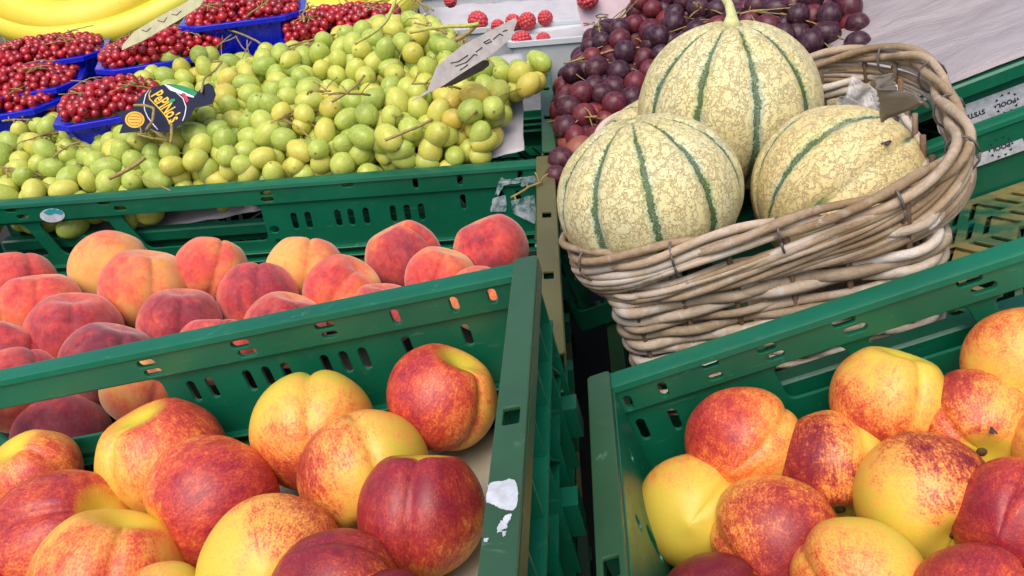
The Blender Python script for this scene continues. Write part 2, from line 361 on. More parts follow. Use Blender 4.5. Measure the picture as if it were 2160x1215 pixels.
# ------------------------------------------------------------------ mesh helpers
class MB:
    def __init__(s): s.v = []; s.f = []; s.rod = []
    def add(s, vs, fs):
        n = len(s.v); s.v += [tuple(p) for p in vs]; s.f += [tuple(i+n for i in f) for f in fs]
    def box(s, x0, x1, y0, y1, z0, z1, ch=0.0):
        vs = [(x, y, z) for x in (x0, x1) for y in (y0, y1) for z in (z0, z1)]
        s.add(vs, [(0, 1, 3, 2), (4, 6, 7, 5), (0, 4, 5, 1), (2, 3, 7, 6), (0, 2, 6, 4), (1, 5, 7, 3)])
    def tube(s, pts, rads, seg=8, cap=True, flat=1.0, closed=False):
        pts = [Vector(p) for p in pts]; n = len(pts)
        if isinstance(rads, (int, float)): rads = [rads]*n
        vs = []; up = None
        for i, p in enumerate(pts):
            if closed: t = pts[(i+1) % n]-pts[i-1]
            else: t = pts[min(i+1, n-1)]-pts[max(i-1, 0)]
            if t.length < 1e-9: t = Vector((0, 0, 1))
            t.normalize()
            if up is None: up = t.orthogonal().normalized()
            up = (up-t*up.dot(t))
            if up.length < 1e-6: up = t.orthogonal()
            up.normalize(); bn = t.cross(up)
            for k in range(seg):
                a = 2*math.pi*k/seg
                vs.append(p+up*math.cos(a)*rads[i]+bn*math.sin(a)*rads[i]*flat)
        fs = []
        for i in range(n if closed else n-1):
            j = (i+1) % n
            for k in range(seg):
                fs.append((i*seg+k, i*seg+(k+1) % seg, j*seg+(k+1) % seg, j*seg+k))
        if cap and not closed:
            fs.append(tuple(range(seg))[::-1]); fs.append(tuple((n-1)*seg+k for k in range(seg)))
        rv_ = random.random(); s.rod += [(len(s.v), len(s.v)+len(vs), rv_)]
        s.add(vs, fs)
    def extrude_profile_x(s, prof, x0, x1, nx=1, fn=None):
        vs = []; n = len(prof)
        for i in range(nx+1):
            x = x0+(x1-x0)*i/nx
            for (y, z) in prof: vs.append(fn(x, y, z) if fn else (x, y, z))
        fs = []
        for i in range(nx):
            for k in range(n):
                fs.append((i*n+k, i*n+(k+1) % n, (i+1)*n+(k+1) % n, (i+1)*n+k))
        fs.append(tuple(range(n))[::-1]); fs.append(tuple(nx*n+k for k in range(n)))
        s.add(vs, fs)
    def merge_mesh(s, me, mat4=None):
        n = len(s.v)
        for v in me.vertices:
            p = v.co if mat4 is None else mat4 @ v.co
            s.v.append(tuple(p))
        for p in me.polygons: s.f.append(tuple(i+n for i in p.vertices))
    def mesh(s, name, mat, smooth=False, off=(0, 0, 0), angle=None):
        me = bpy.data.meshes.new(name); o = off
        me.from_pydata([(x+o[0], y+o[1], z+o[2]) for x, y, z in s.v], [], s.f)
        import bmesh
        bm = bmesh.new(); bm.from_mesh(me); bmesh.ops.recalc_face_normals(bm, faces=bm.faces); bm.to_mesh(me); bm.free()
        if s.rod and mat.name.startswith('willow'):
            at_ = me.attributes.new('rod', 'FLOAT', 'POINT')
            for (a_, b_, r_) in s.rod:
                for k_ in range(a_, b_): at_.data[k_].value = r_
        me.materials.append(mat)
        if smooth or angle is not None:
            me.polygons.foreach_set('use_smooth', [True]*len(me.polygons))
            if angle is not None: me.set_sharp_from_angle(angle=D2R(angle))
        me.update(); return me
def link(name, me, parent=None, mat4=None, **props):
    o = bpy.data.objects.new(name, me); C.objects.link(o)
    if parent is not None: o.parent = parent
    if mat4 is not None: o.matrix_local = mat4
    for k, v in props.items(): o[k] = v
    return o
def tag(o, label, cat, group=None, kind=None):
    if label: o['label'] = label
    if cat: o['category'] = cat
    if group: o['group'] = group
    if kind: o['kind'] = kind
    return o
def thing(name, mat4, label, cat, group=None):
    o = bpy.data.objects.new(name, None); C.objects.link(o); o.empty_display_size = .02
    o.matrix_world = mat4; return tag(o, label, cat, group)
def bevel(o, wd, seg=2):
    md = o.modifiers.new('bevel', 'BEVEL'); md.width = wd; md.segments = seg; md.limit_method = 'ANGLE'; md.angle_limit = D2R(40)
    md.harden_normals = False
    return o

def rrect(x0, x1, z0, z1, r, n=5, skew=0):
    r = min(r, (x1-x0)/2-1e-5, (z1-z0)/2-1e-5); pts = []
    for (cx, cz, a0) in ((x1-r, z1-r, 0), (x0+r, z1-r, 90), (x0+r, z0+r, 180), (x1-r, z0+r, 270)):
        for i in range(n+1):
            a = D2R(a0+90*i/n); px, pz = cx+r*math.cos(a), cz+r*math.sin(a)
            pts.append((px+skew*(pz-(z0+z1)/2), pz))
    return pts
def plate(outline, holes, thick, bev=.0004):
    """flat plate in the XY plane, thickness along Z centred on 0, with real holes"""
    cu = bpy.data.curves.new('tmp', 'CURVE'); cu.dimensions = '2D'; cu.fill_mode = 'BOTH'
    cu.extrude = thick/2-bev; cu.bevel_depth = bev; cu.bevel_resolution = 1; cu.offset = -bev
    for pts in [outline]+holes:
        sp = cu.splines.new('POLY'); sp.points.add(len(pts)-1)
        for p, q in zip(sp.points, pts): p.co = (q[0], q[1], 0, 1)
        sp.use_cyclic_u = True
    ob = bpy.data.objects.new('tmp', cu)
    me = bpy.data.meshes.new_from_object(ob)
    bpy.data.objects.remove(ob); bpy.data.curves.remove(cu)
    return me
def text_mesh(s, size, thick=.0002, align='CENTER', shear=0, bold=0):
    cu = bpy.data.curves.new('txt', 'FONT'); cu.body = s; cu.size = size; cu.extrude = thick; cu.align_x = align; cu.align_y = 'CENTER'; cu.shear = shear; cu.offset = bold
    cu.resolution_u = 3
    ob = bpy.data.objects.new('tmp', cu); me = bpy.data.meshes.new_from_object(ob)
    bpy.data.objects.remove(ob); bpy.data.curves.remove(cu); return me
BACK = Matrix(((1, 0, 0, 0), (0, 0, 1, 0), (0, 1, 0, 0), (0, 0, 0, 1)))      # plate (x,y,z)->(x,z,y): stands up along x-z
SIDE = Matrix(((0, 0, 1, 0), (1, 0, 0, 0), (0, 1, 0, 0), (0, 0, 0, 1)))      # plate (x,y)->(y,z) plane

# ------------------------------------------------------------------ setting
g = MB(); g.add([(-40, -40, 0), (40, -40, 0), (40, 40, 0), (-40, 40, 0)], [(0, 1, 2, 3)])
tag(link('ground', g.mesh('ground', M_GROUND)), None, None, kind='structure')

# stall tables under the crates (two trestles, dark cloth)
def slab(name, frame, x0, x1, y0, y1, ztop, label, mat, cat='table'):
    t = thing(name, frame.m4((0, 0, ztop-.03)), label, cat)
    b_ = MB(); b_.box(x0, x1, y0, y1, 0, .03); bevel(link('table_top', b_.mesh('table_top', mat), t), .003)
    for (lx, ly) in ((x0+.05, y0+.05), (x1-.05, y0+.05), (x0+.05, y1-.05), (x1-.05, y1-.05)):
        wp = frame.w((lx, ly, ztop-.03)); q = MB(); L = wp.z-.002
        dn = frame.M.transposed() @ Vector((0, 0, -L))
        q.tube([(lx, ly, 0), Vector((lx, ly, 0))+dn], .02, 8); link('leg', q.mesh('leg', M_BROWN, True), t)
    return t
slab('display_table', FP, -1.10, .09, -.80, 1.0, -.30, 'dark stall table under the left column of crates', M_DARK)
slab('display_table', FR, -.10, .9, -.9, 1.25, -.36, 'dark stall table under the right column of crates', M_DARK)

# ------------------------------------------------------------------ crates
def crate(frame, x0, x1, y0, y1, H, label, holes_up, holes_lo, band=.021, zoff=0, rim=M_CRATE_WORN, body=M_CRATE, back_vis=True, floor='slots', side='R',
          name='plastic_crate', rw=.0145, fz=0):
    """x0<x1, y0<y1 in the frame; top of the rim at z=zoff; H height. Parts get local coordinates of an empty at the crate's bottom."""
    base = Vector(((x0+x1)/2, (y0+y1)/2, zoff-H)); t = thing(name, frame.m4(base), label, 'crate', 'green plastic produce crates')
    off = tuple(-base)
    def P(nm, mb, mat=body, ang=35, bv=None):
        o = link(nm, mb.mesh(nm, mat, off=off, angle=ang), t)
        if bv: bevel(o, bv)
        return o
    Z = zoff
    # back wall: an upper band standing slightly proud, a lower panel with real slots and windows
    b = MB()
    b.merge_mesh(plate(rrect(x0+.004, x1-.004, Z-band, Z-.001, .001, 1), holes_up, .0040, .0006), Matrix.Translation((0, y1-.0008, 0)) @ BACK)
    b.merge_mesh(plate(rrect(x0+.004, x1-.004, Z-.090, Z-band+.0015, .001, 1), holes_lo, .0030, .0006), Matrix.Translation((0, y1+.0022, 0)) @ BACK)
    # lip along the top
    b.extrude_profile_x([(y1-.0045, Z-.0032), (y1-.0038, Z+.0004), (y1-.001, Z+.0018), (y1+.010, Z+.0018), (y1+.012, Z), (y1+.012, Z-.010), (y1+.0105, Z-.010), (y1+.010, Z-.002), (y1+.002, Z-.003)], x0, x1)
    P('back_wall', b)
    # ledges at the foot of the back wall
    b = MB()
    for (dy, z, h) in ((.006, Z-.0755, .0018), (.010, Z-.083, .0022), (.015, Z-.0905, .0022)):
        b.box(x0+.004, x1-.004, y1-dy, y1+.004, z-h, z)
    b.box(x0+.004, x1-.004, y1-.004, y1+.003, -H+Z, Z-.0905)
    P('ledge', b, bv=.0007)
    # front wall, plain with openings
    b = MB(); fh = []
    L = x1-x0
    for k in range(10):
        xc = x0+L*(k+.5)/10
        fh.append(rrect(xc-.022, xc+.022, max(Z-.085, Z-H+.012), Z+fz-.022, .006))
    b.merge_mesh(plate(rrect(x0+.004, x1-.004, Z-H+.004, Z+fz-.001, .001, 1), fh, .003, .0005), Matrix.Translation((0, y0, 0)) @ BACK)
    b.extrude_profile_x([(y0-.012, Z+fz-.010), (y0-.012, Z+fz), (y0-.010, Z+fz+.0018), (y0+.001, Z+fz+.0018), (y0+.004, Z+fz-.002), (y0+.002, Z+fz-.003)], x0, x1)
    P('front_wall', b)
    # side walls: inner sheet, flat top rim, ribs outside
    for sgn, xs in ((1, x1), (-1, x0)):
        b = MB(); sh = []
        W = y1-y0
        for k in range(7):
            yc = y0+W*(k+.5)/7
            sh.append(rrect(yc-.004, yc+.004, Z-.065, Z-.038, .004))
            sh.append(rrect(yc-.015, yc-.009, Z-.028, Z-.018, .003))
        m4 = Matrix.Translation((xs-sgn*(rw-.001), 0, 0)) @ SIDE
        b.merge_mesh(plate(rrect(y0+.002, y1-.002, Z-H+.004, Z-.0015, .001, 1), sh, .003, .0005), m4)
        # ribs
        def bx(xa, xb, ya, yb, za, zb): b.box(min(xa, xb), max(xa, xb), ya, yb, za, zb)
        nr = 9
        for k in range(nr+1):
            yc = y0+.006+(W-.012)*k/nr
            bx(xs-sgn*(rw-.0022), xs-sgn*.001, yc-.001, yc+.001, Z-H+.004, Z-.003)
        for zz, ex in ((Z-.034, .001), (Z-.072, -.003), (Z-H+.004, -.006)):
            bx(xs-sgn*(rw-.0021), xs-sgn*(.0005-ex), y0+.004, y1-.004, zz-.002, zz)
        for k in range(0, nr, 2):            # slanted braces and latch blocks
            ya = y0+.006+(W-.012)*k/nr; yb = ya+(W-.012)/nr
            b.add([(xs-sgn*.003, ya, Z-.036), (xs-sgn*.003, ya+.0025, Z-.036), (xs-sgn*.003, yb, Z-.072), (xs-sgn*.003, yb-.0025, Z-.072),
                   (xs-sgn*(rw-.0024), ya, Z-.036), (xs-sgn*(rw-.0024), ya+.0025, Z-.036), (xs-sgn*(rw-.0024), yb, Z-.072), (xs-sgn*(rw-.0024), yb-.0025, Z-.072)],
                  [(0, 1, 2, 3), (4, 7, 6, 5), (0, 4, 5, 1), (1, 5, 6, 2), (2, 6, 7, 3), (3, 7, 4, 0)])
            bx(xs-sgn*(rw-.0024), xs+sgn*.005, ya+.010, ya+.024, Z-.100, Z-.078)
        P('side_wall', b)
        r = MB()
        hole = rrect(y0+W*.62-.006, y0+W*.62+.006, -.0038, .0038, .001, 2)
        outl = rrect(y0-.004, y1+.011, -rw/2, rw/2, .003, 4)
        hole2 = rrect(y0+W*.30-.006, y0+W*.30+.006, -.0038, .0038, .001, 2)
        m4 = Matrix.Translation((xs-sgn*rw/2, 0, Z+.0028)) @ Matrix(((0, 1, 0, 0), (1, 0, 0, 0), (0, 0, -1, 0), (0, 0, 0, 1)))
        r.merge_mesh(plate(outl, [hole, hole2], .0026, .0007), m4)
        r.box(min(xs-sgn*.0011, xs+sgn*.0004), max(xs-sgn*.0011, xs+sgn*.0004), y0-.001, y1+.008, Z-.008, Z+.0014)
        r.box(min(xs-sgn*(rw-.0004), xs-sgn*(rw-.0019)), max(xs-sgn*(rw-.0004), xs-sgn*(rw-.0019)), y0+.001, y1-.004, Z-.006, Z+.0014)
        P('rim', r, rim)
    # floor
    fl = []
    if floor != 'plain':
        nx_, ny_ = 12, 8
        for i in range(nx_):
            for j in range(ny_):
                xa = x0+.02+(L-.04)*i/nx_; ya = y0+.01+(y1-y0-.02)*j/ny_; wx = (L-.04)/nx_; wy = (y1-y0-.02)/ny_
                sg = 1 if (i+j//2) % 2 else -1
                for k in range(3):
                    cx = xa+wx*(k+.5)/3; cy = ya+wy/2
                    fl.append([(cx-.0022-sg*.006, cy-wy*.40), (cx+.0022-sg*.006, cy-wy*.40), (cx+.0022+sg*.006, cy+wy*.40), (cx-.0022+sg*.006, cy+wy*.40)])
    b = MB(); b.merge_mesh(plate(rrect(x0+.004, x1-.004, y0+.003, y1-.002, .002, 2), fl, .004, .0005), Matrix.Translation((0, 0, Z-H+.0022)))
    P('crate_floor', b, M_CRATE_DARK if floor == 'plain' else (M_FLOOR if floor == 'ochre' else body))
    t['_z'] = 0; del t['_z']
    return t, base
def slot(x, z, h=.0125, wd=.0052, tilt=0): return rrect(x-wd/2, x+wd/2, z-h/2, z+h/2, wd/2, 4)
def dbl(x, z, wd=.0150, h=.0052): return rrect(x-wd/2, x+wd/2, z-h/2, z+h/2, h/2, 4)

# peach crate (left column, middle)
up = [dbl(-.204, -.0055, .012), dbl(-.290, -.0085, .013, .005), dbl(-.291, -.0155, .013, .005), dbl(-.464, -.0050, .013, .005), dbl(-.449, -.0130, .013, .005), dbl(-.566, -.0055, .013, .005), dbl(-.556, -.0145, .013, .005)]
up += [slot(-.134, -.010, .011, .0055), slot(-.088, -.010, .011, .0055), slot(-.026, -.010, .010, .0055)]
lo = [slot(x, -.044, .019, .0062) for x in (-.269, -.254, -.222, -.208, -.192, -.163, -.148, -.133)] + [slot(-.088, -.036, .017, .0055), slot(-.048, -.036, .017, .0055), slot(-.030, -.036, .017, .0055)]
def win2(xa, xb, za, zb, sl, sr, r=.006):
    p = rrect(xa, xb, za, zb, r); return [(x+(zb-z)*(sr if x > (xa+xb)/2 else sl), z) for x, z in p]
lo += [win2(-.454, -.302, -.064, -.0225, .45, 0), win2(-.546, -.470, -.064, -.0245, .4, .4), win2(-.598, -.562, -.064, -.0245, 0, .4)]
lo += [rrect(-.30+.002, -.288, -.056, -.048, .004), dbl(-.292, -.066, .006, .005)]
def sk(h, cx0, s=-.45):       # slanted struts between the windows
    return h
crate(FP, -.615, .009, -.335, 0, .115, 'green crate filled with fuzzy red peaches, in front of the green grapes', up, lo, rim=M_CRATE_OLIVE, rw=.018, fz=-.055)
# front left crate
up = [dbl(-.131, -.0075, .0125, .0045), dbl(-.189, -.0085, .0125, .0050), dbl(-.187, -.0160, .0125, .0050), dbl(-.130, -.0145, .0100, .0040), dbl(-.2560, -.009, .0125, .0050), dbl(-.2545, -.0165, .0125, .005)]
up += [slot(-.0855, -.0115, .0105, .0052), slot(-.0475, -.0110, .0105, .0052), slot(-.0235, -.0105, .010, .0052)]
lo = [slot(x, -.0385, .0165, .0055) for x in (-.2370, -.2235, -.1965, -.183, -.1695, -.142, -.129, -.116)] + [slot(-.0860, -.037, .017, .0052), slot(-.0470, -.036, .016, .0052)]
lo += [win2(-.400, -.2560, -.058, -.0235, .45, 0), win2(-.480, -.416, -.058, -.0245, .4, .4), win2(-.56, -.495, -.058, -.0245, 0, .4)]
crate(FF, -.600, .0073, -.370, 0, .118, 'green crate of large nectarines whose right rim carries a torn white sticker', up, lo, floor='plain')
# front right crate
up = [slot(.0120, -.0140, .0105, .0050), slot(.0345, -.0125, .0105, .0050), dbl(.0655, -.0055, .0100, .0042), slot(.0660, -.0135, .0002, .0001) if 0 else dbl(.066, -.0150, .0085, .0042), dbl(.0985, -.0070, .0110, .0045), dbl(.1020, -.0140, .0110, .0045),
      dbl(.1430, -.0060, .0130, .0050), dbl(.1480, -.0135, .0130, .0050), dbl(.2110, -.0060, .0135, .0050), dbl(.2175, -.0135, .0135, .0050), dbl(.28, -.006, .0135, .005), dbl(.285, -.0135, .0135, .005)]
lo = [slot(.0130, -.0385, .0165, .0055), slot(.0335, -.0385, .0165, .0055), slot(.0660, -.036, .0165, .005)]
def win(xa, xb, za, zb, sl=.006, r=.005):     # window with a slanted right edge
    p = rrect(xa, xb, za, zb, r); return [(x+(sl*(zb-z)/(zb-za) if x > (xa+xb)/2 else sl*.6*(zb-z)/(zb-za)), z) for x, z in p]
lo += [win(.098, .1395, -.050, -.0235), win(.1530, .2080, -.050, -.0235), win(.2225, .285, -.050, -.0235), win(.30, .36, -.050, -.0235), win(.40, .50, -.05, -.0235)]
crate(FR, -.0073, .595, -.380, 0, .118, 'green crate of shiny nectarines at the front right, in front of the wicker basket', up, lo, floor='plain')
# grape crate behind the peaches
crate(FP, -.606, .012, .028, .365, .12, 'green crate holding the heap of green grapes, white paper inside', [], [rrect(-.58+k*.1, -.50+k*.1, -.066, -.024, .006) for k in range(6)], rim=M_CRATE_WORN, fz=-.052)
# empty slotted crate under the basket, and the crate behind it
eb = Frame(FR.w((0, 0, 0)), FR.M)
crate(eb, .085, .600, .026, .262, .062, 'nearly empty green crate with a slotted floor, under the wicker basket', [], [], zoff=-.048, band=.02, floor='ochre')
crate(eb, -.058, .560, .290, .660, .11, 'green crate of dark grapes behind the wicker basket, brown sheet over its right half', [], [], zoff=-.014)
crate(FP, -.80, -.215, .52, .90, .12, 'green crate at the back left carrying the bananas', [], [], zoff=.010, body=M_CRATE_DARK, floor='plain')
# stacked crates lower down: seen in the gap between the columns
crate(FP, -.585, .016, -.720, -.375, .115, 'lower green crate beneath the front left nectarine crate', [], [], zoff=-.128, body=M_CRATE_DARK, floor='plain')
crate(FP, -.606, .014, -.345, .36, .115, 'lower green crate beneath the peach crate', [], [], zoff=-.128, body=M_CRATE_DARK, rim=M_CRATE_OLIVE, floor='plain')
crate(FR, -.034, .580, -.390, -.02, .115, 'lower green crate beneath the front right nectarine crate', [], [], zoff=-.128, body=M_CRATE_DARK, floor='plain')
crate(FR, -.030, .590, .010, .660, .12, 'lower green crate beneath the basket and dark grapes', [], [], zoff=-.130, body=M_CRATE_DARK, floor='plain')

# ------------------------------------------------------------------ stone fruit
def img_dir(px, py, v):
    """x right, y up, z towards the eye at that pixel -> world"""
    f = ray(px, py).normalized(); r = Vector(CR); r = (r-f*r.dot(f)).normalized(); u = r.cross(f)
    return (r*v[0]+u*v[1]-f*v[2]).normalized()
def stone_mesh(name, R, kind, seed, mat, sq=1.0):
    rnd = random.Random(seed); nt_, np_ = 44, 88
    vs = []; fs = []
    dim = rnd.uniform(.20, .27) if kind == 'nectarine' else rnd.uniform(.15, .22)
    gd = rnd.uniform(.045, .068); gw = rnd.uniform(.13, .18); hz = rnd.uniform(.90, 1.0)*sq; off = Vector((seed*1.7, seed*.3, 0))
    for i in range(nt_+1):
        th = math.pi*i/nt_
        for j in range(np_):
            ph = 2*math.pi*j/np_; phs = (ph+math.pi) % (2*math.pi)-math.pi
            sx = math.sin(th); r = 1.0
            r -= gd*math.exp(-(phs/gw)**2)*min(1, sx*1.6)*(.55+.45*math.cos(th/2))
            r -= gd*.55*math.exp(-(phs/(gw*.30))**2)*min(1, sx*1.6)*(.35+.65*math.cos(th/2))
            r += .028*math.exp(-((abs(phs)-.45)/.30)**2)*sx*(1.25 if phs > 0 else .6)
            r += .030*mnoise.noise(Vector((sx*math.cos(ph), sx*math.sin(ph), math.cos(th)))*1.3+off)
            x, y, z = r*sx*math.cos(ph), r*sx*math.sin(ph), r*math.cos(th)*hz
            z -= dim*math.exp(-(th/.36)**2)*r
            x *= 1+.10*math.exp(-((th-.42)/.3)**2); y *= 1+.10*math.exp(-((th-.42)/.3)**2)
            z -= (.05 if kind == 'nectarine' else .03)*math.exp(-((math.pi-th)/.16)**2)
            vs.append((x*R, y*R, z*R))
    for i in range(nt_):
        for j in range(np_):
            fs.append((i*np_+j, (i+1)*np_+j, (i+1)*np_+(j+1) % np_, i*np_+(j+1) % np_))
    b = MB(); b.add(vs, fs); me = b.mesh(name, mat, True)
    import bmesh
    bm = bmesh.new(); bm.from_mesh(me); bmesh.ops.remove_doubles(bm, verts=bm.verts, dist=1e-6); bm.to_mesh(me); bm.free()
    me.polygons.foreach_set('use_smooth', [True]*len(me.polygons))
    return me, dim
def stone_fruit(kind, frame, zc, px, py, dpx, stem, sut, blush, amt, dark, label, i, rs=1.0, group=None):
    P, t = frame.hit(px, py, 2, zc); wpos = frame.w(P); R = dpx*t/F_PX/2*rs*.985
    if frame is FP and i >= 22:
        P, t = FF.hit(px, py, 1, .050); wpos = FF.w(P); R = dpx*t/F_PX/2*.985
    if frame is not FP:                      # keep clear of the back wall
        lim = -R-.004
        if P.y > lim:
            k = (lim-P.y); P.y = lim; wpos = frame.w(P)
            r_ = ray(px, py); tt = (wpos-CAMV).dot(Vector(CF)); wpos = CAMV+r_*tt; R = dpx*tt/F_PX/2*.985
    Zw = img_dir(px, py, stem); Xw = img_dir(px, py, sut); Xw = (Xw-Zw*Xw.dot(Zw)).normalized(); Yw = Zw.cross(Xw)
    M = Matrix((Xw, Yw, Zw)).transposed(); q = M.to_4x4(); q.translation = wpos
    me, dim = stone_mesh('skin', R, kind, i+ (100 if kind == 'peach' else 0), M_NECT if kind == 'nectarine' else M_PEACH)
    t_ = thing(kind, q, label, kind, group)
    o = link('skin', me, t_)
    bd = M.transposed() @ img_dir(px, py, blush)
    o['blush_dir'] = [bd.x, bd.y, bd.z]; o['blush_amount'] = float(amt*.86 if kind == 'nectarine' else amt*.82); o['darkness'] = float(dark)
    if stem[2] > .3 and kind == 'nectarine' and frame is FR:
        b = MB(); z0 = (1-dim)*R*.93
        b.tube([(0, 0, z0-.004), (0, 0, z0+.0005), (.0002, 0, z0+.0022), (.0003, 0, z0+.0026)], [.0030, .0029, .0024, .0006], 10)
        link('stalk_scar', b.mesh('stalk_scar', M_STALK, True), t_)
    return t_, wpos, R
NZ = -.062
nect_left = [   # px, py, diameter px, stem dir, suture dir, blush dir, amount, darkness, label
 (932, 838, 240, (.35, .75, .35), (.6, -.5, .6), (-.6, .0, .6), .62, .0, 'orange red nectarine under the white patched rim, bright yellow hollow on top'),
 (662, 908, 266, (.0, .55, -.6), (-.1, .2, 1), (.1, -.7, .3), .40, .2, 'plain yellow nectarine with a tiny dark dot, touching the slotted crate wall'),
 (768, 995, 282, (.35, -.8, .3), (.1, .3, 1), (-1, .4, .0), .38, .5, 'yellow nectarine with a dark red left edge, just right of the plain yellow one'),
 (345, 970, 268, (-.45, .72, .3), (-.7, -.2, .6), (.7, .55, .4), .55, .0, 'nectarine blushed orange red on its upper right, a notch on its left shoulder'),
 (452, 1062, 292, (-.75, -.5, .2), (-.2, .95, .35), (.2, .1, 1), .66, .0, 'striped red nectarine with a crease running over its top, left of centre'),
 (890, 1080, 276, (.0, .85, .1), (-.15, .6, .8), (-.4, .5, .7), .80, .3, 'big crimson nectarine beside the white sticker on the crate rim'),
 (577, 1195, 306, (.1, .1, -1), (-.2, -.2, 1), (.75, .7, .1), .36, .7, 'yellow nectarine with a puckered tip and a maroon patch on its upper right'),
 (72, 1000, 196, (-.5, .5, .3), (.2, .3, .8), (.4, -.3, .6), .50, .0, 'speckled orange nectarine at the left frame edge, against the crate wall'),
 (132, 1135, 292, (.5, .35, .65), (-.6, .2, .6), (-.3, .2, .7), .58, .1, 'red striped nectarine with a yellow hollow, touching the left frame edge'),
 (228, 1225, 314, (.1, .85, .3), (.05, .5, .9), (-.1, -.3, .8), .40, .0, 'amber nectarine with a curved crease and a small red blotch at bottom left'),
 (702, 1262, 300, (.5, -.4, -.3), (.3, .5, .4), (-.4, .5, .5), .72, .5, 'dark orange red nectarine cut by the bottom frame edge'),
 (345, 1300, 224, (.3, .2, -.6), (.3, .5, .4), (-.7, .2, .2), .22, .0, 'nectarine showing only a yellow sliver at the bottom frame edge'),
 (-25, 1285, 210, (.3, .2, -.6), (.3, .5, .4), (.3, .4, .4), .8, .1, 'nectarine whose red top just enters the bottom left corner'),
 (822, 1330, 250, (.3, .2, -.6), (.3, .5, .4), (.0, .8, .4), .9, .9, 'nectarine showing only a maroon sliver below the big crimson one'),
 (-60, 1120, 180, (.3, .2, -.6), (.3, .5, .4), (.3, .4, .4), .6, .1, None),
]
for i, a in enumerate(nect_left):
    if a[-1] is None: continue
    zc = NZ if i < 12 else NZ-.005
    stone_fruit('nectarine', FF, zc, *a, i, group='nectarines in the front left crate')
nect_right = [
 (1567, 937, 246, (.2, .4, -.7), (.5, .5, -.2), (-.6, .4, .5), .56, .0, 'orange red nectarine in the back left corner of the right crate, cream patch below'),
 (1755, 984, 240, (.1, -.92, .35), (.6, .1, .8), (-.85, .0, .45), .52, .8, 'half maroon half yellow nectarine with its stalk hollow turned down'),
 (1466, 1080, 246, (.1, .2, -1), (-.0, -.1, 1), (-.1, 1, -.2), .12, .0, 'yellow green nectarine with an upright crease beside the crate rim'),
 (1636, 1135, 272, (.2, .5, -.7), (-.8, .3, .1), (.3, -.4, .65), .62, .5, 'nectarine with a red girdle and a yellow cap, right of the yellow green one'),
 (1873, 842, 238, (.2, .55, .1), (.4, .75, .35), (-.6, -.6, .5), .36, .3, 'yellow nectarine with a deep crease and a crimson lower left, against the windowed wall'),
 (2060, 896, 242, (.05, -.55, .75), (-.5, .4, .5), (-.75, .55, .4), .50, .4, 'nectarine with a crimson upper left and a fly near its stalk hollow'),
 (1950, 1052, 286, (.42, -.62, .62), (.2, -.9, .3), (.65, .75, .25), .34, 1.0, 'yellow nectarine with a dark purple band on its upper right and open stalk hollow'),
 (2155, 762, 232, (.2, .5, -.7), (.5, .1, .4), (-.3, .6, .1), .28, .0, 'golden nectarine at the right frame edge, highest in the right crate'),
 (1814, 1232, 282, (.2, .4, -.8), (-.7, .3, .5), (-.5, -.3, .4), .34, .2, 'pale yellow nectarine with a red slash on its left, at the bottom edge'),
 (2154, 1105, 274, (.3, .2, -.8), (.3, .9, .2), (-.1, .1, .9), .80, .1, 'coral red nectarine at the right frame edge'),
 (2070, 1300, 300, (.3, .2, -.8), (.5, .5, .2), (.0, .6, .5), .70, .0, 'orange red nectarine in the bottom right corner'),
 (1512, 1298, 256, (.3, .2, -.8), (.5, .5, .2), (-.1, .6, .5), .86, .9, 'dark maroon nectarine rising from the bottom edge'),
 (2255, 950, 220, (.3, .2, -.8), (.5, .5, .2), (.0, .6, .5), .35, .0, 'nectarine showing only a sliver at the right frame edge, below the golden one'),
]
for i, a in enumerate(nect_right):
    stone_fruit('nectarine', FR, NZ, *a, i+30, group='nectarines in the front right crate')
